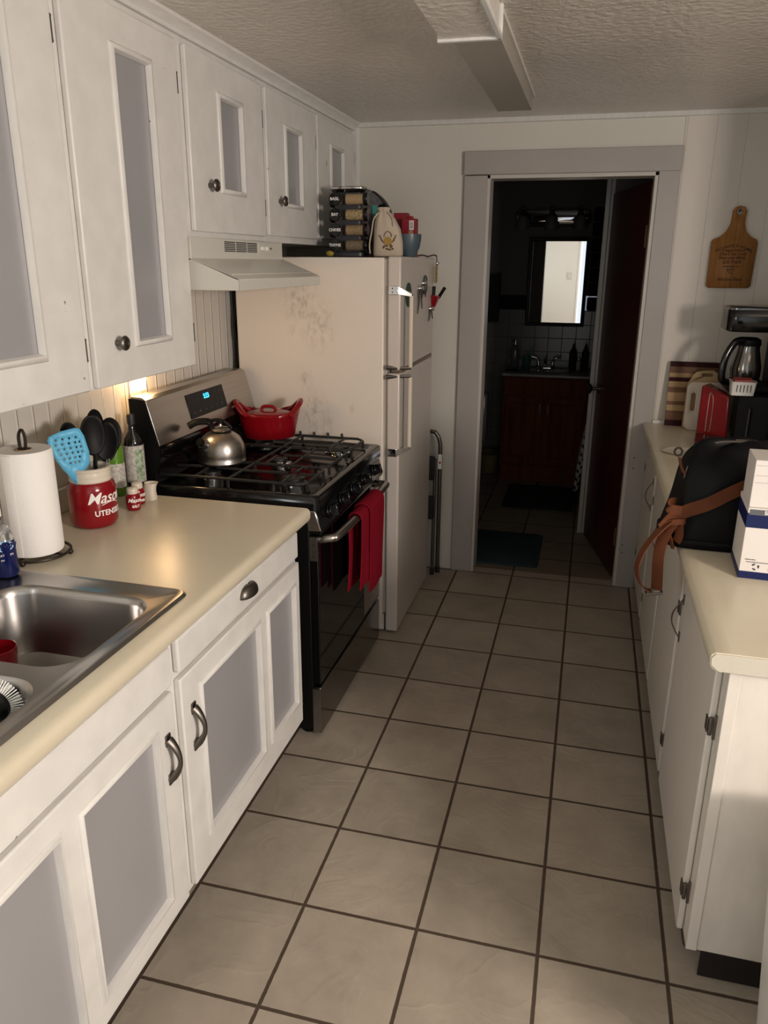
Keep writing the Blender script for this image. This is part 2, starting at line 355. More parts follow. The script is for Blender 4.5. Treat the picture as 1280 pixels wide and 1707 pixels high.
# left wall has an opening for the added fill light at the viewer's left
b = NB(); box(b, XL-.1, XL, -3.2, -2.2, 0, ZC); box(b, XL-.1, XL, -1.3, 2.5, 0, ZC); box(b, XL-.1, XL, -2.2, -1.3, 0, 1.15); box(b, XL-.1, XL, -2.2, -1.3, 1.95, ZC)
struct('wall_left', b, BEAD)
b = NB(); box(b, XL, -.03, YB, YB+.1, 0, ZC); box(b, -.03, .955, YB, YB+.1, 2.16, ZC); box(b, -.03, .075, YB+.02, YB+.1, 0, 2.16); box(b, .86, .955, YB+.02, YB+.1, 0, 2.16); box(b, .075, .86, YB+.02, YB+.1, 2.06, 2.16)
struct('wall_back', b, WALL)
struct('wall_back_right', bx(.955, XR+.1, YB-.004, YB+.1, 0, ZC), PANELW)
DIN = mat('dining_wall_low_bounce', (.34, .33, .30), .6)  # unseen walls coloured darker to cut light bounced into the room
struct('wall_right', bx(XR, XR+.1, 1.2, YB, 0, ZC), WALL)
b = NB(); box(b, XR+.1, 2.7, 1.2, 1.3, 0, ZC); struct('wall_right_return', b, DIN)
b = NB(); box(b, 2.6, 2.7, -3.2, -1.80, 0, ZC); box(b, 2.6, 2.7, -1.10, 1.2, 0, ZC); box(b, 2.6, 2.7, -1.80, -1.10, 0, 1.45); box(b, 2.6, 2.7, -1.80, -1.10, 1.95, ZC)
struct('wall_right_far', b, DIN)
b = NB(); box(b, XL-.1, .32, -3.2, -3.1, 0, ZC); box(b, 2.08, 2.7, -3.2, -3.1, 0, ZC); box(b, .32, 2.08, -3.2, -3.1, 2.13, ZC)
struct('wall_front', b, mat('white_wall_paint', (.60, .59, .54), .5))
# glass door frame behind the viewer
b = NB()
for x in (.32, 1.17, 2.03): box(b, x, x+.05, -3.14, -3.09, 0, 2.13)
box(b, .32, 2.08, -3.14, -3.09, 2.08, 2.13); box(b, .32, 2.08, -3.14, -3.09, 0, .06)
struct('door_1', b, WHITE)
b = NB()
for y in (-1.83, -1.10): box(b, 2.585, 2.61, y, y+.03, 1.42, 1.98)
box(b, 2.585, 2.61, -1.83, -1.07, 1.42, 1.45); box(b, 2.585, 2.61, -1.83, -1.07, 1.95, 1.98)
struct('window_1', b, WHITE)
b = NB()
for y in (-2.2, -1.775, -1.35): box(b, XL-.06, XL-.02, y, y+.05, 1.15, 1.95)
box(b, XL-.06, XL-.02, -2.2, -1.3, 1.15, 1.2); box(b, XL-.06, XL-.02, -2.2, -1.3, 1.9, 1.95)
struct('window_added', b, WHITE)  # unseen frame added around the opening of the left fill light

# trims of the far wall
b = NB(); prism(b, [(YB, ZC), (YB, ZC-.022), (YB-.012, ZC-.018), (YB-.022, ZC)], 'x', -.6, XR); struct('trim_1', b, WHITE)
b = NB(); prism(b, [(-.57, YB), (-.60, YB), (-.60, YB-.02), (-.58, YB-.02)], 'z', 1.70, ZC-.02); struct('trim_2', b, WHITE)
# door casing (flat boards)
b = NB(); box(b, -.035, .078, YB-.022, YB+.02, 0, 2.055); struct('trim_3', b, TRIMG, bevel=.003)
b = NB(); box(b, .862, .955, YB-.022, YB+.02, 0, 2.067); t4 = struct('trim_4', b, TRIMG, bevel=.003)
for (x_, z_) in ((.888, .714), (.888, .658), (.875, .241), (.876, .197)):
    b = NB(); lathe(b, [(.001, -.0012), (.0035, -.0012), (.0035, 0), (.001, 0)], (x_, YB-.0221, z_), 10, 'y'); obj('nail_hole', b, mat('dark_hole', (.05, .04, .03), .9), t4)
b = NB(); box(b, -.038, .958, YB-.026, YB+.02, 2.058, 2.163); struct('trim_5', b, TRIMG, bevel=.003)
# jamb
b = NB(); box(b, .074, .092, YB-.016, YB+.11, 0, 2.058); box(b, .846, .864, YB-.016, YB+.11, 0, 2.058); box(b, .074, .864, YB-.016, YB+.11, 2.04, 2.058)
struct('door_2', b, mat('jamb_paint', (.50, .47, .43), .4), bevel=.002)
# ceiling chase
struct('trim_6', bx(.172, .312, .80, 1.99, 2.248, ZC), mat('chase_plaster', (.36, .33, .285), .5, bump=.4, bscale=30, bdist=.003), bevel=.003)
b = NB(); box(b, .158, .318, -1.5, .80, 2.228, ZC); struct('trim_7', b, CEIL, bevel=.003)
b = NB(); box(b, .150, .326, .788, .806, 2.221, ZC); box(b, .312, .326, -1.5, .80, 2.221, 2.236); struct('trim_8', b, WHITE, bevel=.003)
# thin strip along the chase's side
struct('trim_9', bx(.312, .322, .80, 1.99, 2.293, ZC), WALL)
# under-cabinet crown on the left
b = NB(); prism(b, [(-.61, ZC), (-.562, ZC), (-.564, ZC-.008), (-.576, ZC-.016), (-.584, ZC-.026), (-.586, ZC-.036), (-.61, ZC-.036)], 'y', -1.5, YB); struct('trim_10', b, WHITE, ang=25)

# ================================================================== cabinets, left
def frame_panel_door(cab, name, xf, y0, y1, z0, z1, panels, th=.018, depth=.010, mold=.02, material=WHITE, pm=SILVER):
    """door facing +x with recessed grey panels and a raised bead round each"""
    b = NB(); xb = xf-th
    V0, ed = loop(b, [(xf, y0, z0), (xf, y1, z0), (xf, y1, z1), (xf, y0, z1)])
    for p in panels:
        v_, e_ = loop(b, [(xf, p[0], p[2]), (xf, p[1], p[2]), (xf, p[1], p[3]), (xf, p[0], p[3])]); ed += e_
    fill = bmesh.ops.triangle_fill(b, edges=ed, use_beauty=True, use_dissolve=False)
    ex = bmesh.ops.extrude_face_region(b, geom=[f for f in b.faces])
    bmesh.ops.translate(b, vec=(-th, 0, 0), verts=[g_ for g_ in ex['geom'] if isinstance(g_, bmesh.types.BMVert)])
    d = obj(name, b, material, cab, bevel=.004, seg=2)
    for p in panels:
        q = NB(); box(q, xb+.001, xf-depth, p[0]-.002, p[1]+.002, p[2]-.002, p[3]+.002); obj('panel', q, pm, d, smooth=False)
        if mold:
            q = NB(); s = mold
            prof = [(0, -.0), (s*.35, .006), (s*.75, .007), (s, -.006), (s, -.009), (0, -.009)]
            # four mitred lengths
            ring = []
            for (t, h) in prof:
                ring.append([(xf+h, p[0]-s*.5+t, p[2]-s*.5+t), (xf+h, p[1]+s*.5-t, p[2]-s*.5+t), (xf+h, p[1]+s*.5-t, p[3]+s*.5-t), (xf+h, p[0]-s*.5+t, p[3]+s*.5-t)])
            rings(q, ring, False, False, closed=True)
            obj('bead', q, material, d, ang=50)
    return d
def knob(parent, p):
    b = NB(); lathe(b, [(.008, 0), (.0075, .008), (.006, .014), (.012, .019), (.0185, .023), (.0195, .027), (.017, .031), (.013, .0325), (.012, .0305), (.006, .031), (.001, .032)], p, 24, 'x'); return obj('knob', b, PEWTER, parent)
def hinge(parent, x, y, z, h=.05):
    b = NB(); tube(b, [(x, y, z-h/2), (x, y, z+h/2)], .0035, 8); 
    box(b, x-.004, x+.0015, y-.009, y+.002, z-h/2+.004, z+h/2-.004)
    for q in (-1, 1): ball(b, (x, y, z+q*h/2), .0042, n=8)
    return obj('hinge', b, PEWTER, parent)

def upper(name, lab, y0, y1, z0, doors, grp=None):
    c = thing(name, lab, 'cabinet', (-.75, (y0+y1)/2, z0), group=grp)
    b = NB(); box(b, XL+.002, -.60, y0, y1, z0, ZC-.004); obj('body', b, WHITE, c, bevel=.002)
    for (a, e, dz0, dz1, pan, kn, hy) in doors:
        d = frame_panel_door(c, 'door', -.583, a, e, dz0, dz1, [pan], th=.0165)
        if kn: knob(d, (-.583, kn[0], kn[1]))
        for hz in (dz0+.10, dz1-.11): hinge(d, -.588, hy, hz)
    return c
upper('wall_cabinet', 'tall white upper cabinet at the left edge, wide grey panel, nearest the viewer', -.62, .158, 1.335, [(-.58, .138, 1.34, 2.25, (-.42, -.018, 1.44, 2.2), None, .142)])
upper('wall_cabinet', 'tall white upper cabinet with slim grey panel and low round knob, left of the hood', .158, .712, 1.335, [(.172, .694, 1.34, 2.25, (.365, .548, 1.437, 2.158), (.268, 1.447), .699)])
upper('wall_cabinet', 'short white upper cabinet with small grey panel directly above the range hood', .712, 1.322, 1.724, [(.748, 1.306, 1.742, 2.25, (.95, 1.128, 1.873, 2.152), (.856, 1.880), 1.312)])
upper('wall_cabinet', 'short white two-door upper cabinet above the fridge', 1.322, 2.484, 1.724, [(1.338, 1.88, 1.748, 2.25, (1.52, 1.70, 1.866, 2.145), (1.442, 1.874), 1.886), (1.902, 2.45, 1.755, 2.25, (2.08, 2.27, 1.873, 2.15), None, 2.455)])

XF = -.215
def pull_arch(parent, y, z, L=.10):
    """vertical arched pewter pull on a +x face"""
    b = NB(); pts = []; rad = []
    for i in range(17):
        t = i/16; pts.append((XF+.002+.026*math.sin(PI*t)**.8, y, z-L/2+L*t)); rad.append(.0050+.0052*abs(2*t-1)**1.5)
    tube(b, pts, rad, 10, flat=1.3)
    for s in (-1, 1): box(b, XF-.001, XF+.004, y-.010, y+.010, z+s*L/2-.014, z+s*L/2+.014)
    return obj('pull', b, PEWTER, parent, bevel=.0015)
def base_left(lab, y0, y1):
    c = thing('base_cabinet', lab, 'cabinet', (-.55, (y0+y1)/2, 0))
    b = NB(); box(b, -.251, -.233, y0, y1, .155, .867); box(b, XL+.002, -.251, y0, y0+.016, .155, .70); box(b, XL+.002, -.251, y1-.016, y1, .155, .70 if y1 < .5 else .867); box(b, XL+.002, -.251, y0+.016, y1-.016, .155, .171)
    obj('body', b, WHITE, c, bevel=.0015)
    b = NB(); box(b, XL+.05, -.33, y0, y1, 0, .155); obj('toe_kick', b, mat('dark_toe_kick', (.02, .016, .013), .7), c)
    return c
c = base_left('white base cabinet with a drawer over a two-panel grey door, beside the stove', -.186, .602)
d = frame_panel_door(c, 'door', XF, -.172, .588, .172, .748, [(-.085, .268, .262, .690), (.325, .545, .262, .690)], mold=.016, depth=.009)
pull_arch(d, -.125, .600); 
for z in (.25, .69): hinge(d, XF-.005, .592, z, .04)
d = obj('drawer', bx(-.2325, XF, -.172, .585, .765, .850), WHITE, c, bevel=.006, seg=3)
b = NB()     # cup pull: a half dome open underneath
rs = []
for i in range(9):
    t = i/8*PI/2; r = math.cos(t)
    rs.append([(XF+.001+.024*math.sin(max(a, 0))*(.35+.65*r) if True else 0, .202+.047*math.cos(a)*max(r, .05)**.6, .803+.030*math.sin(t)) for a in [PI*k/14 for k in range(15)]])
V = [[b.verts.new(p) for p in r] for r in rs]
for a_, b_ in zip(V[:-1], V[1:]):
    for k in range(14): b.faces.new((a_[k], a_[k+1], b_[k+1], b_[k]))
cp = obj('cup_pull', b, PEWTER, d); sm = cp.modifiers.new('s', 'SOLIDIFY'); sm.thickness = .003
c = base_left('white sink base cabinet with plain top rail and grey-panelled doors, nearest the viewer', -1.55, -.187)
obj('top_rail', bx(-.2325, XF, -1.45, -.205, .757, .850), WHITE, c, bevel=.003)
d = frame_panel_door(c, 'door', XF, -.975, -.208, .172, .742, [(-.905, -.615, .235, .683), (-.555, -.285, .235, .683)], mold=.014, depth=.009)
pull_arch(d, -.245, .590)
d = frame_panel_door(c, 'door', XF, -1.53, -.985, .172, .742, [(-1.47, -1.05, .235, .683)], mold=.014, depth=.009)

# countertop with cut-out for the sink
SX0, SX1, SY0, SY1 = -.775, -.235, -.85, -.055
b = NB(); T0, T1 = .868, .915
# nose profile swept along y (front), slab pieces around the sink
nose = [(-.23, T0), (-.200, T0), (-.193, T0+.006), (-.188, T0+.016), (-.187, T1-.016), (-.190, T1-.006), (-.197, T1-.001), (-.205, T1), (-.23, T1)]
prism(b, nose, 'y', -1.55, .628)
box(b, XL, -.23, SY1-.015, .628, T0, T1); box(b, XL, -.23, -1.55, SY0+.015, T0, T1); box(b, XL, SX0+.015, SY0+.015, SY1-.015, T0, T1); box(b, SX1-.015, -.23, SY0+.015, SY1-.015, T0, T1)
ct = obj('countertop', b, LAM, ang=50); tag(ct, 'cream laminate worktop with rounded front edge holding the steel sink', 'countertop')
b = NB(); box(b, XL, -.897, -1.55, .628, T1, .985); obj('backsplash_lip', b, LAM, ct, bevel=.004)
b = NB(); box(b, -.906, -.894, -1.55, .70, .985, .992)
obj('lip_molding', b, WHITE, ct, bevel=.002)

# ------------------------------------------------------------------ sink
def rrect(x0, x1, y0, y1, r, z, n=6):
    out = []
    for cx, cy, a0 in ((x1-r, y1-r, 0), (x0+r, y1-r, PI/2), (x0+r, y0+r, PI), (x1-r, y0+r, 1.5*PI)):
        for i in range(n+1):
            a = a0+PI/2*i/n; out.append((cx+r*math.cos(a), cy+r*math.sin(a), z))
    return out
sk = thing('kitchen_sink', 'double-bowl stainless steel drop-in sink in the left worktop', 'sink', (-.5, -.45, .915))
b = NB()
# deck plate as frame strips around two rounded bowls
bowls = [(-.668, -.278, -.460, -.125), (-.668, -.278, -.800, -.505)]
zr = .922
outer = rrect(SX0, SX1, SY0, SY1, .035, .9155, 6); out2 = rrect(SX0+.006, SX1-.006, SY0+.006, SY1-.006, .03, zr, 6); out3 = rrect(SX0+.016, SX1-.016, SY0+.016, SY1-.016, .025, zr, 6); out4 = rrect(SX0+.021, SX1-.021, SY0+.021, SY1-.021, .022, zr-.003, 6)
rings(b, [outer, out2, out3, out4], False, False)
# deck surface: grid fill between out4 and bowls using triangulated fill
vs = [v for v in b.verts][-28:]
edges = []
for i in range(28):
    e = b.edges.get((vs[i], vs[(i+1) % 28])); edges.append(e)
bl = []
for (x0, x1, y0, y1) in bowls:
    v, e = loop(b, rrect(x0, x1, y0, y1, .075, zr-.003, 8)); edges += e; bl.append(v)
bmesh.ops.triangle_fill(b, edges=edges, use_beauty=True, use_dissolve=False)
for k, (x0, x1, y0, y1) in enumerate(bowls):
    prevv = bl[k]
    for (ins, dz, r) in ((.006, -.006, .072), (.010, -.02, .070), (.018, -.12, .065), (.030, -.160, .06), (.055, -.178, .05), (.13, -.182, .03)):
        nv = [b.verts.new(p) for p in rrect(x0+ins, x1-ins, y0+ins, y1-ins, r, zr-.003+dz, 8)]
        for i in range(len(nv)): b.faces.new((prevv[i], prevv[(i+1) % len(nv)], nv[(i+1) % len(nv)], nv[i]))
        prevv = nv
    b.faces.new(prevv)
obj('basin', b, STEEL2, sk, ang=35)
b = NB(); lathe(b, [(.001, 0), (.028, .001), (.04, .004), (.042, .003)], (-.475, -.29, .738), 24); obj('drain', b, CHROME, sk)
# red cup and brush inside the sink
cu = thing('mug', 'dark red mug standing in the far sink bowl', 'mug', (-.612, -.266, .738))
b = NB(); lathe(b, [(.030, .002), (.034, .006), (.039, .05), (.041, .085), (.039, .086), (.036, .05), (.032, .012), (.001, .010)], (-.612, -.266, .738), 28); obj('body', b, RED, cu)
hv_ = Vector((-.45, .89, 0)); mc_ = Vector((-.612, -.266, 0))
b = NB(); tube(b, smoothpath([mc_+hv_*r_+Vector((0, 0, z_)) for r_, z_ in ((.037, .810), (.058, .806), (.062, .782), (.052, .762), (.036, .757))], 5), .0045, 8); obj('handle', b, RED, cu)
br = thing('dish_brush', 'black-handled round dish brush with white bristles in the near sink bowl', 'brush', (-.44, -.545, .80))
b = NB()
cx, cy, cz = -.372, -.548, .880
for i in range(46):
    a = 2*PI*i/46
    for rr, lift in ((1, 0), (.8, .006)):
        p0 = Vector((cx+.022*math.cos(a), cy+.006, cz+.022*math.sin(a))); p1 = Vector((cx+.046*rr*math.cos(a), cy+.022+lift, cz+.046*rr*math.sin(a))); tube(b, [p0, p1], .0012, 4)
label(obj('bristles', b, mat('brush_bristle_white', (.75, .74, .70), .6), br), 'white bristles')
b = NB(); lathe(b, [(.001, -.012), (.024, -.010), (.030, 0), (.028, .010), (.001, .012)], (cx, cy, cz), 24, 'y'); tube(b, smoothpath([(cx, cy, cz), (-.43, -.63, .89), (-.49, -.70, .91)], 5), .007, 8); obj('handle', b, BLKM, br)
rk = thing('sink_caddy', 'black wire caddy in the near sink bowl', 'rack', (-.38, -.64, .745))
b = NB()
for z in (.80, .84, .875):
    tube(b, [(-.405, -.580, z), (-.32, -.580, z), (-.305, -.595, z), (-.305, -.69, z), (-.32, -.705, z), (-.405, -.705, z), (-.42, -.69, z), (-.42, -.595, z)], .0028, 6, closed=True)
for i in range(7):
    x = -.405+i*.014; tube(b, [(x, -.580, .745), (x, -.580, .875)], .0022, 5); tube(b, [(x, -.705, .745), (x, -.705, .875)], .0022, 5)
obj('wire_frame', b, BLKM, rk)
# ================================================================== stove
Y0, Y1 = .742, 1.548
st = thing('gas_range', 'stainless and black gas range with five burners between cabinet and fridge', 'stove', (-.53, 1.145, 0))
b = NB(); box(b, -.868, -.235, Y0, Y1, .03, .895)
for y in (Y0+.04, Y1-.04):
    for x in (-.8, -.27): lathe(b, [(.018, 0), (.018, .03)], (x, y, 0), 12)
obj('body', b, BLKM, st, bevel=.004)
# cooktop: tray with raised rim
b = NB(); 
ro = rrect(-.872, -.200, Y0-.004, Y1+.004, .02, .870, 5); r1 = rrect(-.872, -.200, Y0-.004, Y1+.004, .02, .912, 5); r2 = rrect(-.868, -.206, Y0+.002, Y1-.002, .02, .918, 5)
r3 = rrect(-.852, -.235, Y0+.022, Y1-.022, .03, .918, 5); r4 = rrect(-.844, -.245, Y0+.032, Y1-.032, .03, .908, 5)
rings(b, [ro, r1, r2, r3, r4]); obj('cooktop', b, BLK, st, ang=50)
# backguard
b = NB(); bgp = [(-.868, .915), (-.868, 1.208), (-.862, 1.216), (-.822, 1.214), (-.806, 1.206), (-.770, 1.052), (-.868, 1.052)]
prism(b, [(-.868, 1.05), (-.868, 1.208), (-.862, 1.216), (-.822, 1.214), (-.808, 1.204), (-.768, 1.05)], 'y', Y0+.004, Y1-.004)
obj('backguard', b, STEEL, st, bevel=.002, ang=20)
for ya_ in (Y0-.001, Y1-.006):
    b = NB(); prism(b, [(-.870, .916), (-.870, 1.21), (-.812, 1.205), (-.770, 1.045), (-.772, .99), (-.800, .945), (-.812, .916)], 'y', ya_, ya_+.007); obj('side_cap', b, BLKM, st)
b = NB(); prism(b, [(-.868, .912), (-.868, 1.048), (-.768, 1.048), (-.764, 1.03), (-.785, .975), (-.800, .94), (-.800, .912)], 'y', Y0+.006, Y1-.006); obj('splash_panel', b, GLASSB, st, ang=50)
# control display on the sloped face
p0 = Vector((-.808, 0, 1.204)); p1 = Vector((-.768, 0, 1.05)); sl = (p1-p0).normalized(); nrm = Vector((-sl.z, 0, sl.x)); nrm = nrm if nrm.x > 0 else -nrm
def onbg(y, s, h=0): q = p0+sl*s+nrm*h; return Vector((q.x, y, q.z))
b = NB(); dy0, dy1 = 1.000, 1.298
hexa(b, [onbg(dy0, .022, -.002), onbg(dy1, .022, -.002), onbg(dy1, .112, -.002), onbg(dy0, .112, -.002), onbg(dy0, .022, .003), onbg(dy1, .022, .003), onbg(dy1, .112, .003), onbg(dy0, .112, .003)])
dp = obj('display', b, DISP, st, bevel=.001)
GLOW = mat('cyan_digits', (0, .1, .2), .5, emit=(.05, .55, 1), estr=3.0)
letters('5:23', .026, GLOW, plane_fn(onbg(1.150, .046, .0035), (0, 1, 0), -sl, nrm), dp, 'clock_digits', offset=.0005)
PRG = mat('grey_print', (.13, .13, .14), .5)
for i, s in enumerate(('o', 'A', 'o', 'x', '+', 'A')): letters(s, .014, PRG, plane_fn(onbg(1.03+i*.046, .092, .0035), (0, 1, 0), -sl, nrm), dp, 'button_mark')
for (y, s) in ((1.05, .05), (1.08, .045), (1.23, .04), (1.26, .04), (1.23, .065), (1.26, .065)): letters('-', .016, PRG, plane_fn(onbg(y, s, .0035), (0, 1, 0), -sl, nrm), dp, 'button_mark')
# front control panel, sloped
b = NB(); prism(b, [(-.25, .872), (-.212, .872), (-.190, .800), (-.195, .785), (-.25, .785)], 'y', Y0+.002, Y1-.002); obj('control_panel', b, BLK, st, bevel=.003)
for y, yy in ((Y0-.002, 1), (Y1-.004, -1)):
    b = NB(); prism(b, [(-.246, .868), (-.213, .868), (-.192, .800), (-.238, .796)], 'y', y, y+.006); q = obj('end_cap', b, CHROME, st, bevel=.002); label(q, 'chrome end cap')
for i, y in enumerate((.845, .985, 1.125, 1.265, 1.42)):
    b = NB(); dn = Vector((.30, 0, .09)).normalized(); c0 = Vector((-.201, y, .838))
    q = c0+dn*.034
    for rr, a0, a1 in ((.024, 0, .008), (.018, .008, .016)):
        tube(b, [c0+dn*a0, c0+dn*a1], rr, 20)
    u = Vector((0, 1, 0)); v = dn.cross(u)
    hexa(b, [c0+dn*.012+u*sx*.009+v*sy*.020 for sx, sy in ((-1, -1), (1, -1), (1, 1), (-1, 1))]+[c0+dn*.038+u*sx*.007+v*sy*.019 for sx, sy in ((-1, -1), (1, -1), (1, 1), (-1, 1))])
    obj('knob', b, BLK, st, bevel=.002)
# oven door, vent side strip, window, drawer
od = obj('oven_door', bx(-.236, -.205, Y0+.004, Y1-.004, .218, .778), GLASSB, st, bevel=.004)
b = NB(); box(b, -.2345, -.2065, Y0+.001, Y0+.005, .690, .775); label(obj('vent_strip', b, CHROME, od), 'perforated chrome strip')
b = NB()
for i in range(9): prism(b, [(-.228, .700+i*.008), (-.212, .703+i*.008), (-.212, .706+i*.008), (-.228, .703+i*.008)], 'y', Y0-.0005, Y0+.002)
obj('vent_slots', b, BPR, od)
b = NB(); box(b, -.2055, -.2035, 1.30, Y1-.01, .235, .745)
q = obj('edge_trim', b, STEEL, od, bevel=.002); label(q, 'steel edge trim')
b = NB(); hy0, hy1 = .778, 1.462
tube(b, smoothpath([(-.205, hy0-.012, .763), (-.182, hy0-.012, .768), (-.160, hy0-.002, .770), (-.152, hy0+.04, .770), (-.146, (hy0+hy1)/2, .770), (-.152, hy1-.04, .770), (-.160, hy1+.002, .770), (-.182, hy1+.010, .768), (-.205, hy1+.012, .763)], 5), .0145, 14, flat=1.05)
label(obj('handle', b, STEEL, od), 'curved brushed steel handle')
b = NB(); box(b, -.236, -.205, Y0+.002, Y1-.002, .018, .205); dr = obj('drawer', b, mat('dark_steel_drawer', (.19, .18, .17), .16, 1), st, bevel=.004)
b = NB(); box(b, -.2355, -.2055, Y0-.0015, Y0+.003, .022, .20); label(obj('side_strip', b, mat('satin_steel', (.35, .35, .34), .25, 1), dr), 'satin silver side strip')
# burners
for (x, y, r) in ((-.345, .90, .042), (-.665, .905, .036), (-.345, 1.40, .048), (-.665, 1.40, .036), (-.50, 1.145, .034)):
    b = NB(); lathe(b, [(r*1.15, 0), (r*1.15, .006), (r*.92, .010), (r*.92, .017), (r*.5, .018), (.001, .018)], (x, y, .908), 28)
    q = obj('burner', b, CHROME, st); label(q, 'silver burner head')
    b = NB(); lathe(b, [(r*.95, .018), (r*1.0, .021), (r*.97, .026), (r*.85, .0275), (.001, .027)], (x, y, .908), 28); obj('burner_cap', b, IRON, q)
# grates: three sections
def grate(ya, yb, centers):
    b = NB(); x0, x1 = -.825, -.262; z = .944; r = .0055
    def bar(p, q, r=r): tube(b, [p, q], r, 6, flat=1.0)
    c = .03
    tube(b, [(x0, ya+c, z), (x0+c, ya, z), (x1-c, ya, z), (x1, ya+c, z), (x1, yb-c, z), (x1-c, yb, z), (x0+c, yb, z), (x0, yb-c, z)], r, 6, closed=True)
    bar((-.54, ya, z), (-.54, yb, z))
    for (x, y) in ((x0, ya+c), (x1, ya+c), (x0, yb-c), (x1, yb-c), (-.54, ya), (-.54, yb)): bar((x, y, .912), (x, y, z), .006)
    for (cx, cy) in centers:
        for a in (0, PI/2, PI, 1.5*PI):
            dx, dy = math.cos(a), math.sin(a)
            ex = {1: (x1 if cx > -.54 else -.54), -1: (-.54 if cx > -.54 else x0)}.get(round(dx), cx); ey = {1: yb, -1: ya}.get(round(dy), cy)
            if centers == 'mid': continue
            bar((cx+dx*.022, cy+dy*.022, z+.003), (ex, ey, z))
    return b
yA, yB2, yC, yD = Y0+.038, 1.005, 1.285, Y1-.038
for (a, e, cs) in ((yA, yB2, [(-.345, .90), (-.665, .905)]), (yB2+.006, yC-.006, [(-.50, 1.145)]), (yC, yD, [(-.345, 1.40), (-.665, 1.40)])):
    b = grate(a, e, cs)
    for xx in (-.75, -.66, -.42, -.33): tube(b, [(xx, e, .944), (xx, e-.03, .948)], .005, 6)
    if cs[0][0] == -.50:
        for xx in (-.70, -.40): tube(b, [(xx, a, .944), (xx, e, .944)], .005, 6)
    obj('grate', b, IRON, st)
for i in range(6):
    b = NB(); x = -.36-i*.062; tube(b, [(x, yD-.002, .944), (x-.004, yD+.003, .962)], .0055, 6); obj('grate_finger', b, IRON, st)

# ------------------------------------------------------------------ kettle and dutch oven
kt = thing('kettle', 'small brushed steel whistling kettle with black handle on the back left burner', 'kettle', (-.655, .965, .950))
kx, ky, kz = -.652, .972, .9505
b = NB(); lathe(b, [(.07, 0), (.082, .001), (.0865, .004), (.0865, .010), (.084, .013), (.086, .03), (.0855, .050), (.080, .074), (.068, .094), (.050, .108), (.034, .114), (.001, .115)], (kx, ky, kz), 40); obj('body', b, STEEL, kt, ang=60)
b = NB(); lathe(b, [(.036, .118), (.037, .122), (.030, .128), (.016, .132), (.008, .134), (.007, .142), (.013, .147), (.013, .155), (.001, .158)], (kx, ky, kz), 28); q = obj('lid', b, STEEL, kt)
b = NB(); lathe(b, [(.007, .134), (.007, .142), (.014, .147), (.014, .156), (.001, .160)], (kx, ky, kz), 20); label(obj('lid_knob', b, BLKM, q), 'black lid knob')
b = NB(); sd = Vector((-.36, -.93, 0)).normalized(); base = Vector((kx, ky, kz))
tube(b, [base+sd*.055+Vector((0, 0, .070)), base+sd*.080+Vector((0, 0, .080)), base+sd*.093+Vector((0, 0, .087))], [.021, .017, .0165], 16); obj('spout', b, STEEL, kt)
b = NB(); tube(b, [base+sd*.090+Vector((0, 0, .086)), base+sd*.104+Vector((0, 0, .094))], .0145, 16); label(obj('spout_cap', b, BLKM, kt), 'black spout cap')
b = NB(); hd = Vector((-.9, -.45, 0)).normalized()
tube(b, smoothpath([base+hd*.030+Vector((0, 0, .118)), base+hd*.034+Vector((0, 0, .140)), base+hd*.045+Vector((0, 0, .152)), base+hd*.085+Vector((0, 0, .150)), base+hd*.112+Vector((0, 0, .136))], 5), [.008]*6+[.0105]*15, 10, flat=1.5)
tube(b, smoothpath([base-hd*.030+Vector((0, 0, .116)), base-hd*.036+Vector((0, 0, .128)), base+hd*.0+Vector((0, 0, .156)), base+hd*.045+Vector((0, 0, .152))], 5), .006, 8)
label(obj('handle', b, BLKM, kt), 'black handle')

po = thing('casserole_pot', 'red enamelled oval casserole with looped high handles on the back right burner', 'pot', (-.655, 1.425, .950))
px_, py_, pz_ = -.655, 1.425, .950
# oval pot; rim lifts at both ends into the handles
ax = math.radians(22)
def potring(z, rx, ry, lift=0, n=48):
    out = []
    for i in range(n):
        a = 2*PI*i/n; x, y = rx*math.cos(a), ry*math.sin(a); l = lift*abs(math.cos(a))**2.2
        k = 1+.10*(abs(math.cos(a))**3)*(lift/.03 if lift else 0)*.6
        X = x*k; out.append((px_+X*math.cos(ax)-y*math.sin(ax), py_+X*math.sin(ax)+y*math.cos(ax), pz_+z+l))
    return out
b = NB(); rings(b, [potring(.001, .098, .076), potring(.004, .106, .083), potring(.05, .116, .090), potring(.088, .124, .096, .020), potring(.098, .127, .099, .034), potring(.101, .123, .096, .034), potring(.085, .118, .091, .010), potring(.05, .110, .085), potring(.010, .100, .078)]); obj('body', b, RED, po, ang=60)
b = NB(); rings(b, [potring(.094, .115, .088), potring(.100, .113, .086), potring(.108, .08, .06), potring(.112, .03, .024)]); q = obj('lid', b, RED, po, ang=60)
b = NB(); s = math.sin(ax); cz_ = math.cos(ax)
for sg in (-1, 1):
    def P(u, v, z): return (px_+u*cz_*sg-v*s*sg, py_+u*s*sg+v*cz_*sg, pz_+z)
    b = NB(); tube(b, smoothpath([P(.085, -.070, .098), P(.108, -.058, .118), P(.128, -.034, .142), P(.134, 0, .150), P(.128, .034, .142), P(.108, .058, .118), P(.085, .070, .098)], 5), .0105, 10, flat=1.2); obj('handle', b, RED, po)
tube_b = NB(); tube(tube_b, smoothpath([(px_-.030, py_-.005, pz_+.112), (px_-.02, py_-.003, pz_+.128), (px_+.02, py_+.003, pz_+.128), (px_+.03, py_+.005, pz_+.112)], 5), .007, 8); obj('lid_handle', tube_b, RED, q)

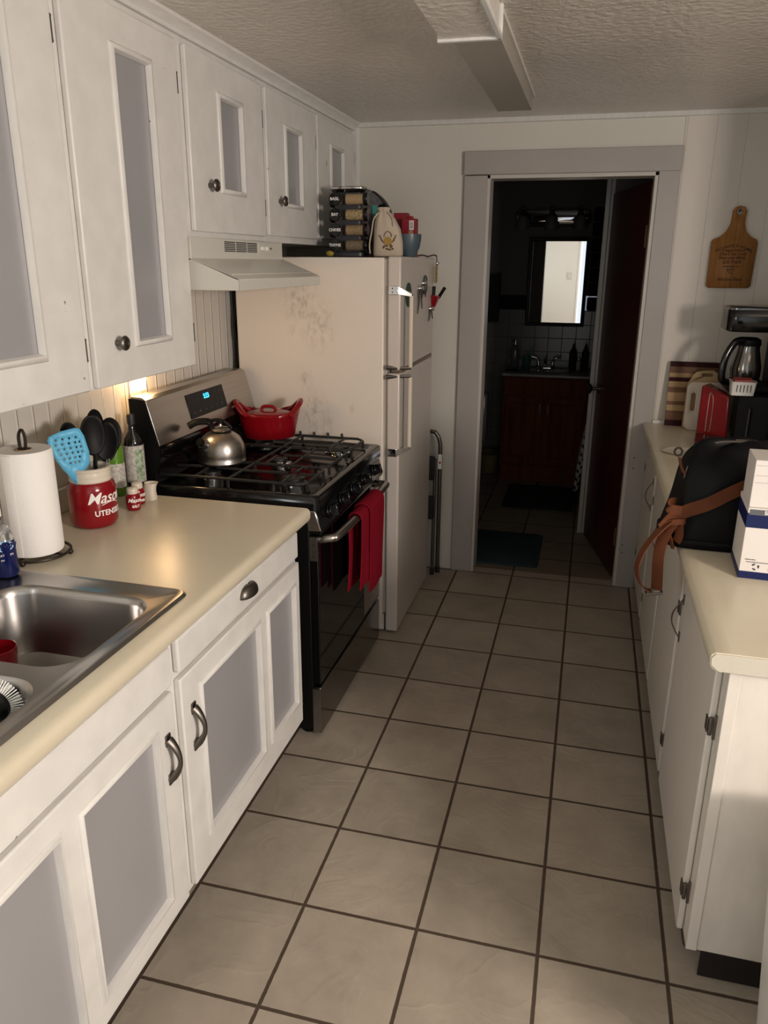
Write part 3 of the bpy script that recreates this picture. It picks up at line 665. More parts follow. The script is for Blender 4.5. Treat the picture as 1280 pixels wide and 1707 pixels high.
# towel on the oven handle
def cloth(name, m, pathfn, ys, th, parent=None, amp=.006, fr=55):
    b = NB(); G = []
    for j, y in enumerate(ys):
        row = []
        for i, (x, z, t) in enumerate(pathfn(y)):
            row.append(b.verts.new((x+amp*t*math.sin(fr*y+1.5*t), y+.010*t*math.sin(9*z+y*20), z)))
        G.append(row)
    for a_, b_ in zip(G[:-1], G[1:]):
        for i in range(len(a_)-1): b.faces.new((a_[i], a_[i+1], b_[i+1], b_[i]))
    o = obj(name, b, m, parent); s = o.modifiers.new('s', 'SOLIDIFY'); s.thickness = th; s.offset = 0; q = o.modifiers.new('sub', 'SUBSURF'); q.levels = 1; q.render_levels = 1
    return o
def tpath(zb, zf, xo):
    def f(y):
        pts = []
        for i in range(12): t = i/11; pts.append((-.176+.003*xo+.004*math.sin(3*t), zb+(.765-zb)*t, 1-t))
        for i in range(1, 8): a = PI-PI*i/8; pts.append((-.149+(.025+.007*xo)*math.cos(a), .771+(.020+.007*xo)*math.sin(a), .15))
        for i in range(12): t = i/11; pts.append((-.124+.007*xo-.004*t, .765-(.765-zf)*t, .3+.7*t))
        return pts
    return f
tw = thing('dish_towel', 'red terry dish towel folded over the oven door handle', 'towel', (-.15, 1.15, .42))
cloth('inner_fold', REDT, tpath(.475, .485, 0), [.985+i*.25/22 for i in range(23)], .006, tw, amp=.0028, fr=40)
cloth('outer_fold', REDT, tpath(.60, .437, 1.3), [1.075+i*.20/18 for i in range(19)], .006, tw, amp=.003, fr=38)

# ================================================================== hood
hd_ = thing('range_hood', 'white under-cabinet range hood with vent slots above the stove', 'range hood', (-.65, 1.09, 1.56))
b = NB(); box(b, XL+.002, -.588, .716, 1.468, 1.655, 1.7235); hb = obj('housing', b, mat('hood_enamel', (.60, .59, .53), .32), hd_, bevel=.002)
HM = bpy.data.materials['hood_enamel']
b = NB(); y0, y1 = .716, 1.468; xf = -.432; t = .004
outer = [(XL+.002, y0), (-.588, y0), (xf, y0)]
# side cheeks, sloping top, front lip, open beneath
for y in (y0, y1-t): prism(b, [(XL+.002, 1.567), (xf, 1.567), (xf, 1.600), (xf-.012, 1.606), (-.588, 1.662), (XL+.002, 1.662)], 'y', y, y+t)
prism(b, [(xf-.004, 1.567), (xf, 1.567), (xf, 1.600), (xf-.012, 1.606), (-.588, 1.662), (-.588, 1.657), (xf-.014, 1.600), (xf-.004, 1.597)], 'y', y0, y1)
box(b, XL+.004, xf-.03, y0+.02, y1-.02, 1.612, 1.616)
obj('canopy', b, HM, hd_, bevel=.003)
b = NB()
for k in range(3):
    for i in range(6): box(b, -.5885, -.5868, .952+k*.092, .952+k*.092+.083, 1.684+i*.0058, 1.6865+i*.0058+.0008)
obj('vent_slots', b, BPR, hb)
b = NB(); box(b, -.5885, -.5864, 1.232, 1.372, 1.678, 1.719); sp = obj('switch_plate', b, HM, hb, bevel=.001)
for y in (1.262, 1.305): obj('switch', bx(-.587, -.579, y-.010, y+.010, 1.692, 1.706), WPR, sp, bevel=.002)
letters('MAX', .010, BPR, plane_fn((-.5862, 1.348, 1.699), (0, 1, 0), (0, 0, 1), (1, 0, 0)), sp)

# night light
nlt = thing('night_light', 'small glowing plug-in night light low on the beadboard wall above the stove', 'night light', (XL, .86, 1.25))
b = NB(); box(b, XL, XL+.006, .825, .895, 1.195, 1.31); obj('outlet_plate', b, WPR, nlt, bevel=.002)
b = NB(); loft(b, [(XL+.024, .862, 1.222, .014, .022, 3), (XL+.026, .862, 1.26, .016, .026, 3), (XL+.024, .862, 1.300, .012, .020, 3)], n=20)
label(obj('shade', b, mat('warm_glowing_shade', (1, .8, .5), .4, emit=(1, .62, .28), estr=9), nlt), 'glowing warm yellow shade')

# ================================================================== fridge
fr = thing('refrigerator', 'white top-freezer refrigerator with scuffed side between stove and far wall', 'refrigerator', (-.53, 1.965, 0))
FY0, FY1 = 1.622, 2.318
obj('body', bx(-.872, -.212, FY0, FY1, .012, 1.672), FRW, fr, bevel=.006)
b = NB(); box(b, -.215, -.198, FY0+.012, FY1-.012, .10, 1.665); obj('gasket', b, mat('gasket_grey', (.40, .37, .33), .6), fr)
b = NB(); box(b, -.225, -.203, FY0+.004, FY1-.01, .014, .095); obj('kick_grille', b, FRD, fr)
for x in (-.8, -.28):
    for y in (FY0+.05, FY1-.05):
        b = NB(); lathe(b, [(.018, 0), (.018, .031)], (x, y, 0), 12); obj('foot', b, RUBBER, fr)
fz = obj('freezer_door', bx(-.196, -.140, FY0-.002, FY1, 1.222, 1.676), FRD, fr, bevel=.008, seg=3)
fd = obj('fridge_door', bx(-.196, -.140, FY0-.002, FY1, .012, 1.208), FRD, fr, bevel=.008, seg=3)
obj('door_gap_strip', bx(-.190, -.142, FY0+.05, FY1-.01, 1.207, 1.223), mat('bronze_strip', (.20, .15, .11), .35, .6), fr)
for (dd, za, zb_, sg) in ((fz, 1.545, 1.205, 1), (fd, 1.190, .868, -1)):
    # handle: chrome bracket on the near side, arm forward, slim bar
    zend = 1.545 if sg == 1 else .868; zin = 1.230 if sg == 1 else 1.196
    b = NB(); box(b, -.190, -.150, FY0-.008, FY0-.002, zend-.018, zend+.018); q = obj('handle_bracket', b, CHROME, dd, bevel=.002); label(q, 'chrome bracket')
    b = NB(); box(b, -.176, -.171, FY0-.0095, FY0-.0075, zend+.005, zend+.010); box(b, -.176, -.171, FY0-.0095, FY0-.0075, zend-.010, zend-.005); obj('screw', b, BPR, q)
    b = NB()
    hexa(b, [(-.150, FY0-.008, zend-.016), (-.150, FY0-.002, zend-.016), (-.096, FY0+.030, zend-.020*sg-.006), (-.098, FY0+.022, zend-.020*sg-.006), (-.150, FY0-.008, zend+.016), (-.150, FY0-.002, zend+.016), (-.096, FY0+.030, zend-.020*sg+.006), (-.098, FY0+.022, zend-.020*sg+.006)])
    obj('handle_arm', b, CHROME, q, bevel=.001)
    b = NB(); tube(b, [(-.102, FY0+.028, zend-.022*sg), (-.102, FY0+.030, zin+.004*sg)], .0085, 8, flat=.8); label(obj('handle', b, mat('almond_handle', (.62, .56, .47), .35), dd), 'almond coloured bar')
    b = NB(); tube(b, [(-.100, FY0+.030, zin), (-.150, FY0+.004, zin), (-.197, FY0-.008, zin+.003*sg)], [.007, .006, .010], 8); label(obj('handle_arm', b, mat('dark_chrome', (.2, .19, .18), .2, 1), dd), 'dark chrome arm at the door joint')
# condenser coil at back of fridge seen beside the stove
b = NB()
for i in range(9): tube(b, [(-.888, FY0+.05, .3+i*.14), (-.888, FY1-.05, .3+i*.14)], .004, 6)
pts = [(-.884+.006*math.sin(i*1.6), FY0+.02, .25+i*.05) for i in range(28)]
tube(b, smoothpath(pts, 3), .006, 6); box(b, -.898, -.890, FY0+.03, FY1-.03, .2, 1.6)
label(obj('condenser_coil', b, BLKM, fr), 'black coil at the back')

# magnets on the freezer door
def on_door(y, z): return Vector((-.140, y, z))
def magnet(name, lab, cat, parts, grp=None):
    t_ = thing(name, lab, cat, (-.139, parts[0], parts[1]), group=grp); return t_
mg = thing('round_magnet', 'dark green oval magnet on the freezer door behind the handle', 'magnet', (-.139, 1.755, 1.523))
b = NB(); lathe(b, [(.001, 0), (.050, 0), (.050, .003), (.001, .004)], (-.1395, 1.755, 1.523), 28, 'x'); obj('disc', b, mat('dark_green', (.01, .045, .03), .4), mg)
letters('HOME', .016, mat('pale_green_print', (.3, .42, .3), .5), plane_fn((-.135, 1.755, 1.53), (0, 1, 0), (0, 0, 1), (1, 0, 0)), mg)
mg = thing('round_magnet', 'grey-green oval magnet with chrome rim high on the freezer door', 'magnet', (-.139, 2.09, 1.555))
b = NB(); lathe(b, [(.001, 0), (.042, 0), (.042, .003), (.001, .004)], (-.1395, 2.09, 1.555), 28, 'x'); obj('disc', b, mat('grey_green', (.09, .14, .11), .35), mg)
b = NB(); tube(b, [(-.136, 2.09+.042*math.cos(a), 1.555+.042*math.sin(a)) for a in [2*PI*i/28 for i in range(28)]], .002, 6, closed=True); obj('rim', b, PEWTER, mg)
def clipmag(y, z, L, lab):
    m_ = thing('magnetic_clip', lab, 'clip', (-.139, y, z))
    b = NB(); lathe(b, [(.010, 0), (.011, .006), (.007, .010), (.006, .020), (.011, .026), (.008, .030), (.001, .031)], (-.1395, y, z), 14, 'x'); obj('grip', b, CHROME, m_)
    b = NB(); tube(b, [(-.133, y, z-.004), (-.131, y-.002, z-L*.6), (-.136, y-.004, z-L)], [.005, .004, .002], 6, flat=1.4); tube(b, [(-.128, y+.012, z-.004), (-.120, y+.014, z-L*.8)], [.004, .003], 6); obj('jaw', b, PEWTER, m_)
clipmag(1.935, 1.545, .11, 'long chrome clip magnet, left of the grey-green oval magnet')
clipmag(2.01, 1.565, .075, 'short chrome clip magnet touching the grey-green oval magnet')
clipmag(2.185, 1.445, .06, 'small chrome clip magnet lowest on the freezer door, below the red clip')
rc = thing('bag_clip', 'red bag clip with black grips on the freezer door', 'clip', (-.139, 2.27, 1.46))
b = NB(); hexa(b, [(-.139, 2.262, 1.435), (-.128, 2.262, 1.435), (-.128, 2.275, 1.435), (-.139, 2.275, 1.435), (-.139, 2.240, 1.505), (-.100, 2.240, 1.500), (-.100, 2.30, 1.500), (-.139, 2.30, 1.505)]); obj('jaw', b, RED, rc, bevel=.003)
b = NB(); tube(b, [(-.130, 2.262, 1.49), (-.128, 2.262, 1.545)], .008, 8); tube(b, [(-.110, 2.282, 1.49), (-.080, 2.29, 1.54)], .008, 8); obj('grip', b, BLKM, rc)
kc = thing('key_lanyard', 'yellow key tag on a dark cord hanging at the freezer top corner', 'key tag', (-.13, 2.29, 1.62))
b = NB(); tube(b, smoothpath([(-.17, 2.08, 1.683), (-.16, 2.14, 1.686), (-.15, 2.20, 1.681), (-.135, 2.27, 1.688), (-.126, 2.295, 1.683)], 5), .0035, 6); obj('cord', b, BRZ, kc)
b = NB(); tube(b, [(-.126, 2.295+.009*math.cos(a), 1.668+.012*math.sin(a)) for a in [2*PI*i/14 for i in range(14)]], .002, 6, closed=True); ball(b, (-.122, 2.29, 1.650), .010, n=10); ball(b, (-.12, 2.31, 1.645), .006, n=8); obj('ring', b, CHROME, kc)
b = NB(); box(b, -.130, -.124, 2.272, 2.318, 1.560, 1.640); obj('tag', b, mat('mustard_yellow', (.28, .21, .06), .5), kc, bevel=.002)
letters('KEYS', .012, mat('olive_print', (.14, .1, .02), .5), plane_fn((-.1235, 2.295, 1.60), (0, 1, 0), (0, 0, 1), (1, 0, 0)), kc)
# yellow note strip on the freezer door
b = NB(); box(b, -.1395, -.1385, 1.83, 1.865, 1.385, 1.455); o = obj('sticky_note', b, mat('pale_yellow_paper', (.45, .34, .12), .7)); tag(o, 'small faded yellow paper strip on the freezer door', 'note')

# ------------------------------------------------------------------ things on top of the fridge
FT = 1.676
srk = thing('spice_carousel', 'black revolving spice rack on top of the fridge', 'spice rack', (-.437, 1.92, FT))
cx, cy = -.437, 1.92; rot = math.radians(0)
b = NB(); loft(b, [(cx, cy, FT, .075, .075, 5), (cx, cy, FT+.018, .075, .075, 5)], n=32); loft(b, [(cx, cy, FT+.018, .062, .062, 8), (cx, cy, FT+.262, .062, .062, 8)], n=32); obj('tower', b, mat('charcoal_plastic', (.035, .037, .042), .4), srk, bevel=.002)
b = NB(); loft(b, [(cx, cy, FT+.262, .074, .074, 5), (cx, cy, FT+.272, .078, .078, 5), (cx, cy, FT+.284, .074, .074, 5)], n=32); label(obj('top_cap', b, BLK, srk), 'glossy black top')
b = NB(); tube(b, [(cx+.079*math.copysign(abs(math.cos(a))**.4, math.cos(a)), cy+.079*math.copysign(abs(math.sin(a))**.4, math.sin(a)), FT+.277) for a in [2*PI*i/40 for i in range(40)]], .005, 6, closed=True); label(obj('top_rim', b, CHROME, srk), 'silver rim')
SPC = [mat('spice_tan', (.34, .24, .13), .8, var=.1, vscale=150), mat('spice_flake', (.36, .27, .14), .8, var=.5, vscale=160, bump=1, bscale=120), mat('spice_seed', (.26, .18, .10), .8, var=.5, vscale=200), mat('spice_brown', (.17, .13, .08), .8, var=.4, vscale=160)]
names = ['BASIL', 'BAY', 'CHIVES', 'THYME']
JG = 'spice jars in the carousel'
rowword = ['top', 'second', 'third', 'bottom']
def spice(base, d, up, i, lab, text=None, shift=0):
    """jar lying with its cap outwards along d"""
    base, d = Vector(base), Vector(d)
    t_ = thing('spice_jar', lab, 'spice jar', base, group=JG)
    ex = Vector((abs(d.x), abs(d.y), 0))
    b = NB(); tube(b, [base-d*.055, base+d*.022], .0215, 20); label(obj('spices', b, SPC[i % 4], t_), 'tan dried spice showing through the jar')
    b = NB(); tube(b, [base+d*.022, base+d*.040], .026, 24); cp_ = obj('cap', b, BLK, t_, bevel=.002)
    if text:
        r_ = Vector((0, 0, 1)).cross(-d)*-1
        r_ = Vector((-d.y, d.x, 0))
        letters(text, .0165, WPR, plane_fn(base+d*.0405, r_, (0, 0, 1), d), cp_, offset=.0004)
    return t_
for i in range(4):
    z = FT+.232-i*.062
    # caps facing the viewer on the near face, left column
    spice((cx-.042, cy-.072, z), (0, -1, 0), 0, i, 'black spice jar cap reading %s, %s row of the carousel, facing the room' % (names[i], rowword[i]), names[i])
    # jars seen side-on at the right of the near face, caps to the right
    spice((cx+.060, cy-.088, z), (1, 0, 0), 0, i, 'spice jar lying sideways with tan contents showing, %s row at the right of the carousel' % rowword[i])
    spice((cx-.062, cy+.02, z), (-1, 0, 0), 0, i+1, 'black-capped spice jar, %s row at the left side of the carousel' % rowword[i])
yb_ = NB(); ball(yb_, (-.50, 1.80, FT+.012), .012, sx=1.5, n=14); tag(obj('yellow_lid', yb_, mat('mustard_plastic', (.30, .23, .03), .4)), 'small mustard yellow cap lying on the fridge left of the spice rack', 'cap')

# charcoal cap/bag with teal trim behind
lb = thing('lunch_bag', 'dark grey rounded fabric bag with teal bands behind the spice rack', 'bag', (-.455, 2.22, FT))
prof = [(-.115, 0), (-.115, .16), (-.10, .235), (-.06, .285), (0, .300), (.05, .28), (.09, .235), (.11, .175), (.115, 0)]
def bagring(yy, s):
    P_ = smoothpath([(p[0], 0, p[1]) for p in prof], 4); return [(-.455+q.x*s, yy, FT+q.z*s) for q in P_]
b = NB(); rings(b, [bagring(2.11, .93), bagring(2.13, 1), bagring(2.30, 1), bagring(2.33, .93)]); obj('body', b, GREYF, lb, ang=50)
P_ = smoothpath([(p[0], 0, p[1]) for p in prof], 4)
b = NB(); 
for (i0, i1) in ((14, 18),):
    pts = [(-.455+q.x*1.012, 2.22, FT+q.z*1.012) for q in P_[8:30]]; ribbon(b, pts, (0, 1, 0), .05, .004)
obj('zip_band', b, BLKM, lb)
b = NB()
for xx in (.012, .070):
    pts = [(-.455+xx+.012*t, 2.108-.003*math.sin(PI*t), FT+.275-(.05 if xx > 0 else 0)-.21*t) for t in [i/8 for i in range(9)]]; ribbon(b, pts, (1, 0, 0), .022, .004)
label(obj('band', b, TEALF, lb), 'teal ribbon bands')
b = NB(); hexa(b, [(-.362, 2.11, FT+.19), (-.317, 2.11, FT+.205), (-.317, 2.16, FT+.205), (-.362, 2.16, FT+.19), (-.369, 2.11, FT+.225), (-.337, 2.11, FT+.235), (-.337, 2.16, FT+.235), (-.369, 2.16, FT+.225)]); obj('tab', b, BLKM, lb, bevel=.004)

# canvas drawstring bag
cb_ = thing('drawstring_bag', 'natural canvas drawstring bag printed with a yellow kettle, on the fridge', 'bag', (-.24, 1.80, FT))
def cring(z, cx0, rx, ry, wob=0, e=2.6): 
    r = selip((cx0, 1.80), FT+z, rx, ry, e, 40)
    return [(p[0]+wob*math.sin(i*1.9), p[1]+wob*math.cos(i*1.3), p[2]) for i, p in enumerate(r)]
CX = -.240
b = NB(); rings(b, [cring(0, CX, .060, .030), cring(.01, CX, .064, .034), cring(.06, CX, .062, .036), cring(.11, CX-.004, .055, .034, .001), cring(.15, CX-.012, .040, .027, .002), cring(.172, CX-.018, .024, .018, .003), cring(.180, CX-.020, .019, .014, .003), cring(.190, CX-.020, .024, .017, .003), cring(.196, CX-.020, .022, .015, .002)]); obj('body', b, CANVAS, cb_, ang=70)
b = NB(); tube(b, smoothpath([(CX-.035, 1.785, FT+.176), (CX-.058, 1.78, FT+.150), (CX-.066, 1.775, FT+.10), (CX-.074, 1.77, FT+.05), (CX-.070, 1.765, FT+.012)], 5), .003, 6); tube(b, smoothpath([(CX+.0, 1.782, FT+.178), (CX+.025, 1.772, FT+.150), (CX+.03, 1.765, FT+.12)], 5), .002, 6); obj('cord', b, CANVAS, cb_)
YK = mat('kettle_print_yellow', (.36, .22, .05), .8); BRP = mat('kettle_print_brown', (.13, .07, .03), .8)
yf = 1.7615
b = NB(); lathe(b, [(.001, -.0005), (.017, -.0005), (.017, 0), (.001, 0)], (CX+.008, yf, FT+.062), 20, 'y'); obj('print', b, YK, cb_)
b = NB()
tube(b, [(CX+.008+.016*math.cos(a), yf, FT+.078+.022*math.sin(a)) for a in [PI*i/12 for i in range(13)]], .0014, 5)
for i in range(12):
    a = i*2.4; r_ = .010+.0022*(i % 6); ball(b, (CX+.010+r_*math.cos(a)*1.1, yf, FT+.038+r_*math.sin(a)*.6), .004, sy=.15, n=8)
for s in (-1, 1):
    for k in range(3): tube(b, [(CX+.008+s*.018, yf, FT+.055), (CX+.008+s*(.026+.004*k), yf, FT+.070+.009*k-.006)], .0011, 5); ball(b, (CX+.008+s*(.027+.004*k), yf, FT+.071+.009*k-.006), .003, sy=.15, n=6)
obj('print', b, BRP, cb_)
# red cards/boxes behind the canvas bag
def cardbox(x0, x1, y0, y1, h, m, lab): return tag(obj('tea_box', bx(x0, x1, y0, y1, FT, FT+h), m, bevel=.0015), lab, 'box')
cardbox(-.265, -.203, 1.99, 2.04, .185, DKRED, 'tallest dark red box behind the canvas bag on the fridge')
cardbox(-.201, -.182, 1.99, 2.03, .172, mat('bright_red_card', (.26, .004, .012), .4), 'slim bright red box between the tallest red box and the labelled one on the fridge')
t_ = thing('tea_box', 'dark red box with a small white barcode label above the slate bowl', 'box', (-.18, 1.95, FT))
obj('carton', bx(-.214, -.150, 1.93, 1.975, FT, FT+.158), DKRED, t_, bevel=.0015)
obj('barcode_label', bx(-.180, -.160, 1.9293, 1.9302, FT+.112, FT+.150), WPR, t_, smooth=False)
b = NB()
for i in range(8): box(b, -.178, -.162, 1.9286, 1.9294, FT+.116+i*.004, FT+.1175+i*.004+.0004*(i % 3))
obj('barcode', b, BPR, t_)
b = NB(); lathe(b, [(.001, -.0006), (.011, -.0006), (.011, 0), (.001, 0)], (-.172, 1.93, FT+.100), 18, 'y'); label(obj('print', b, mat('tan_print', (.35, .2, .12), .6), t_), 'tan round print')
tag(obj('recipe_card', bx(-.350, -.275, 2.00, 2.006, FT, FT+.185), mat('pale_pink_card', (.48, .30, .33), .6), bevel=.0005), 'pale pink card standing between the spice rack and the canvas bag', 'card')
b = NB(); lathe(b, [(.028, 0), (.030, .004), (.032, .010), (.046, .038), (.052, .07), (.053, .092), (.050, .092), (.048, .068), (.040, .036), (.020, .014), (.001, .012)], (-.165, 1.865, FT), 36); tag(obj('bowl', b, SLATEC), 'slate blue ceramic bowl at the front corner of the fridge top', 'bowl')
tag(obj('storage_tub', bx(-.340, -.27, 1.93, 1.985, FT, FT+.085), mat('dark_blue_plastic', (.015, .03, .045), .3), bevel=.008), 'dark blue tub between the spice rack and the canvas bag', 'tub')

# folding step stool beside the fridge
ss = thing('step_stool', 'folded grey metal step stool with black steps between the fridge and far wall', 'step stool', (-.14, 2.41, 0))
GM = mat('gunmetal_tube', (.14, .13, .12), .3, .8)
b = NB(); tube(b, smoothpath([(-.102, 2.425, .02), (-.103, 2.425, .40), (-.104, 2.425, .68), (-.108, 2.425, .745), (-.125, 2.425, .785), (-.16, 2.425, .80), (-.35, 2.425, .80), (-.40, 2.425, .785), (-.42, 2.425, .74), (-.425, 2.425, .02)], 6), .011, 12); obj('frame', b, GM, ss)
b = NB(); tube(b, [(-.125, 2.385, .03), (-.125, 2.40, .66)], .009, 10); tube(b, [(-.40, 2.385, .03), (-.40, 2.40, .66)], .009, 10); obj('rear_frame', b, GM, ss)
for z in (.62, .40): 
    b = NB(); box(b, -.41, -.122, 2.362, 2.395, z-.075, z+.055); label(obj('step', b, RUBBER, ss, bevel=.01), 'black tread')
for x in (-.102, -.425):
    b = NB(); lathe(b, [(.014, 0), (.015, .01), (.013, .035)], (x, 2.425, 0), 14); obj('foot', b, RUBBER, ss)
for x in (-.125, -.40):
    b = NB(); lathe(b, [(.012, 0), (.012, .035)], (x, 2.385, 0), 14); obj('foot', b, RUBBER, ss)
b = NB(); box(b, -.112, -.092, 2.4115, 2.4130, .60, .68); o = obj('warning_label', b, WPR, ss)
b = NB(); lathe(b, [(.001, -.0006), (.006, -.0006), (.006, 0), (.001, 0)], (-.102, 2.4112, .635), 14, 'y'); obj('warning_mark', b, mat('warning_red', (.4, .03, .02), .5), o)

# ================================================================== left worktop objects
CT = .9152
pt = thing('paper_towel_holder', 'black wire paper towel holder on the left worktop', 'paper towel holder', (-.735, .03, CT))
rx, ry = -.735, .050
b = NB(); tube(b, [(rx+.082*math.cos(a), ry+.082*math.sin(a), CT+.012) for a in [2*PI*i/40 for i in range(40)]], .004, 8, closed=True); tube(b, [(rx-.082, ry, CT+.012), (rx+.082, ry, CT+.012)], .0035, 8); tube(b, [(rx, ry-.082, CT+.012), (rx, ry+.082, CT+.012)], .0035, 8); obj('base_ring', b, BRZ, pt)
for a in (-1.35, -.1+2*PI/3, -.1+4*PI/3, .4):
    b = NB(); ball(b, (rx+.082*math.cos(a), ry+.082*math.sin(a), CT+.008), .008, n=12); obj('foot', b, BRZ, pt)
b = NB(); tube(b, [(rx, ry, CT+.012), (rx, ry, CT+.29)], .005, 8)
tube(b, smoothpath([(rx-.008, ry, CT+.285), (rx-.009, ry, CT+.315), (rx-.002, ry, CT+.332), (rx+.006, ry, CT+.332), (rx+.010, ry, CT+.315), (rx+.008, ry, CT+.285)], 5), .004, 8); obj('post', b, BRZ, pt)
b = NB(); 
rr_ = []
n = 48
def cyl_ring(r, z): return [(rx+r*math.cos(2*PI*i/n), ry+r*math.sin(2*PI*i/n), CT+z) for i in range(n)]
rings(b, [cyl_ring(.020, .018), cyl_ring(.066, .018), cyl_ring(.068, .024), cyl_ring(.068, .278), cyl_ring(.065, .286), cyl_ring(.020, .284)], False, False, closed=True)
pr_ = thing('paper_towel_roll', 'white paper towel roll standing on the wire holder', 'paper towels', (rx, ry, CT+.016)); obj('paper', b, PAPER, pr_, ang=50)
b = NB(); pts = []
ribbon(b, [(rx+.0695*math.cos(a), ry+.0695*math.sin(a), CT+.151) for a in [-1.75+.035*i for i in range(12)]], (0, 0, 1), .262, .0015); obj('loose_sheet', b, PAPER, pr_)
b = NB(); rings(b, [cyl_ring(.0205, .0182), cyl_ring(.0185, .0182), cyl_ring(.0185, .2865), cyl_ring(.0205, .2865)], False, False, closed=True); label(obj('core', b, mat('brown_card_core', (.28, .2, .12), .8), pr_), 'brown cardboard core')

uj = thing('utensil_crock', 'red ceramic jar crock with cream threaded rim, lettered UTENSILS', 'utensil holder', (-.755, .300, CT))
jx, jy = -.745, .318; JR = .0675
b = NB(); loft(b, [(jx, jy, CT, .052, .052), (jx, jy, CT+.004, .060, .060), (jx, jy, CT+.016, .0665, .0665), (jx, jy, CT+.07, .0675, .0675), (jx, jy, CT+.112, .0675, .0675), (jx, jy, CT+.128, .064, .064), (jx, jy, CT+.137, .056, .056)], n=48, cap1=False); obj('jar', b, RED, uj, ang=60)
b = NB(); lathe(b, [(.053, .132), (.058, .135), (.0592, .141), (.0575, .145), (.0585, .149), (.0585, .161), (.0575, .164), (.0598, .167), (.0598, .174), (.055, .176), (.052, .172), (.050, .14), (.050, .02), (.001, .018)], (jx, jy, CT), 48); label(obj('rim', b, CREAM, uj, ang=60), 'cream threaded rim')
ja = -.30
letters('Mason', .046, WPR, cyl_fn(jx, jy, CT+.092, JR+.0006, ja), uj, shear=.35, offset=.0004)
letters('UTENSILS', .0225, WPR, cyl_fn(jx, jy, CT+.048, JR+.0006, ja+.08), uj, offset=.0005)
b = NB(); pts = [(-.02+.06*t, -.022+.006*math.sin(PI*t)) for t in [i/10 for i in range(11)]]
f_ = cyl_fn(jx, jy, CT+.094, JR+.0008, ja); tube(b, [f_(x, y, 0) for x, y in pts], .0012, 6); obj('underline', b, WPR, uj)
JT = CT+.150
def utensil(name, lab, cat, top, base, headf, hm, handle=True):
    t_ = thing(name, lab, cat, base)
    top, base = Vector(top), Vector(base)
    return t_
# blue slotted turner, standing in crock, facing viewer
vd = Vector((.80, -.60, 0)).normalized(); rt_ = Vector((.60, .80, 0)).normalized()
sp_ = thing('slotted_turner', 'sky blue perforated silicone turner standing at the front of the crock', 'spatula', (jx-.01, jy-.02, CT+.03))
ctr = Vector((jx-.012, jy-.060, CT+.232)); up_ = (Vector((-.12, -.08, 1))).normalized(); rt2 = (rt_-up_*rt_.dot(up_)).normalized(); nn = rt2.cross(up_)
outl = [(-.016, -.080), (.004, -.080), (.018, -.064), (.038, -.045), (.044, -.015), (.042, .030), (.036, .050), (.026, .056), (-.010, .056), (-.040, .050), (-.046, .040), (-.044, .015), (-.038, -.015), (-.028, -.045), (-.018, -.064)]
outl = [(o_[0]*1.12, o_[1]*1.06) for o_ in outl]
holes = []
for r_i, (y, xs) in enumerate([(.036, (-.030, -.012, .006, .024)), (.022, (-.034, -.016, .002, .019, .031)), (.008, (-.031, -.014, .003, .019, .031)), (-.006, (-.027, -.011, .005, .020, .031)), (-.020, (-.022, -.007, .008, .021)), (-.034, (-.008, .004, .015))]):
    for x in xs: holes.append((x, y-.10*x+(.0)))
b = NB(); cdt_fill(b, outl, [[(x+.0027*math.cos(a), y+.0033*math.sin(a)) for a in [2*PI*k/10 for k in range(10)]] for (x, y) in holes], lambda x, y: ctr+rt2*x+up_*y+nn*.002)
o = obj('blade', b, BLUES, sp_); s_ = o.modifiers.new('s', 'SOLIDIFY'); s_.thickness = .003
b = NB(); tube(b, [ctr-up_*.078+rt2*-.006, ctr-up_*.16+rt2*-.004+Vector((0, .01, 0))], .007, 8, flat=.6); obj('handle', b, BLUES, sp_)
def spoon(lab, name, c, up, rx_, rz_, foot, deep=.010, tilt=0, cat='spoon', mm=BLKM):
    c, up = Vector(c), Vector(up).normalized(); t_ = thing(name, lab, cat, foot)
    r_ = (rt_-up*rt_.dot(up)).normalized(); n_ = r_.cross(up)
    if tilt: R_ = Matrix.Rotation(tilt, 3, up); r_ = R_ @ r_; n_ = R_ @ n_
    b = NB(); rs_ = []
    for j in range(9):
        k = j/8; rs_.append([c+r_*rx_*k*math.cos(a)+up*rz_*k*math.sin(a)-n_*deep*(1-k*k) for a in [2*PI*i/28 for i in range(28)]])
    V_ = [[b.verts.new(p) for p in r] for r in rs_[1:]]; cc = b.verts.new(rs_[0][0])
    for i in range(28): b.faces.new((cc, V_[0][i], V_[0][(i+1) % 28]))
    for a_, b_ in zip(V_[:-1], V_[1:]):
        for i in range(28): b.faces.new((a_[i], a_[(i+1) % 28], b_[(i+1) % 28], b_[i]))
    o = obj('bowl', b, mm, t_); s_ = o.modifiers.new('s', 'SOLIDIFY'); s_.thickness = .003
    b = NB(); ft = Vector(foot); tube(b, [c-up*(rz_-.006), c-up*(rz_+.03)+(ft-c)*.08, ft], .0055, 8, flat=.7); obj('handle', b, mm, t_)
spoon('large black nylon spoon standing in the crock beside the blue turner', 'serving_spoon', (jx+.002, jy+.030, CT+.258), (-.02, .03, 1), .036, .060, (jx-.01, jy-.01, CT+.03))
spoon('black nylon ladle spoon tallest at the centre of the crock', 'serving_spoon', (jx-.010, jy+.060, CT+.270), (-.02, .12, 1), .038, .058, (jx-.005, jy-.01, CT+.03), tilt=.5)
spoon('black nylon spoon leaning right in front, at the crock rim', 'serving_spoon', (jx+.020, jy+.066, CT+.232), (.04, .14, 1), .033, .058, (jx-.0, jy-.015, CT+.03), tilt=-.4)
spoon('black nylon ladle leaning toward the stove', 'ladle', (jx-.000, jy+.115, CT+.238), (-.02, .28, 1), .042, .056, (jx-.01, jy-.02, CT+.03), deep=.022, cat='ladle', tilt=.3)
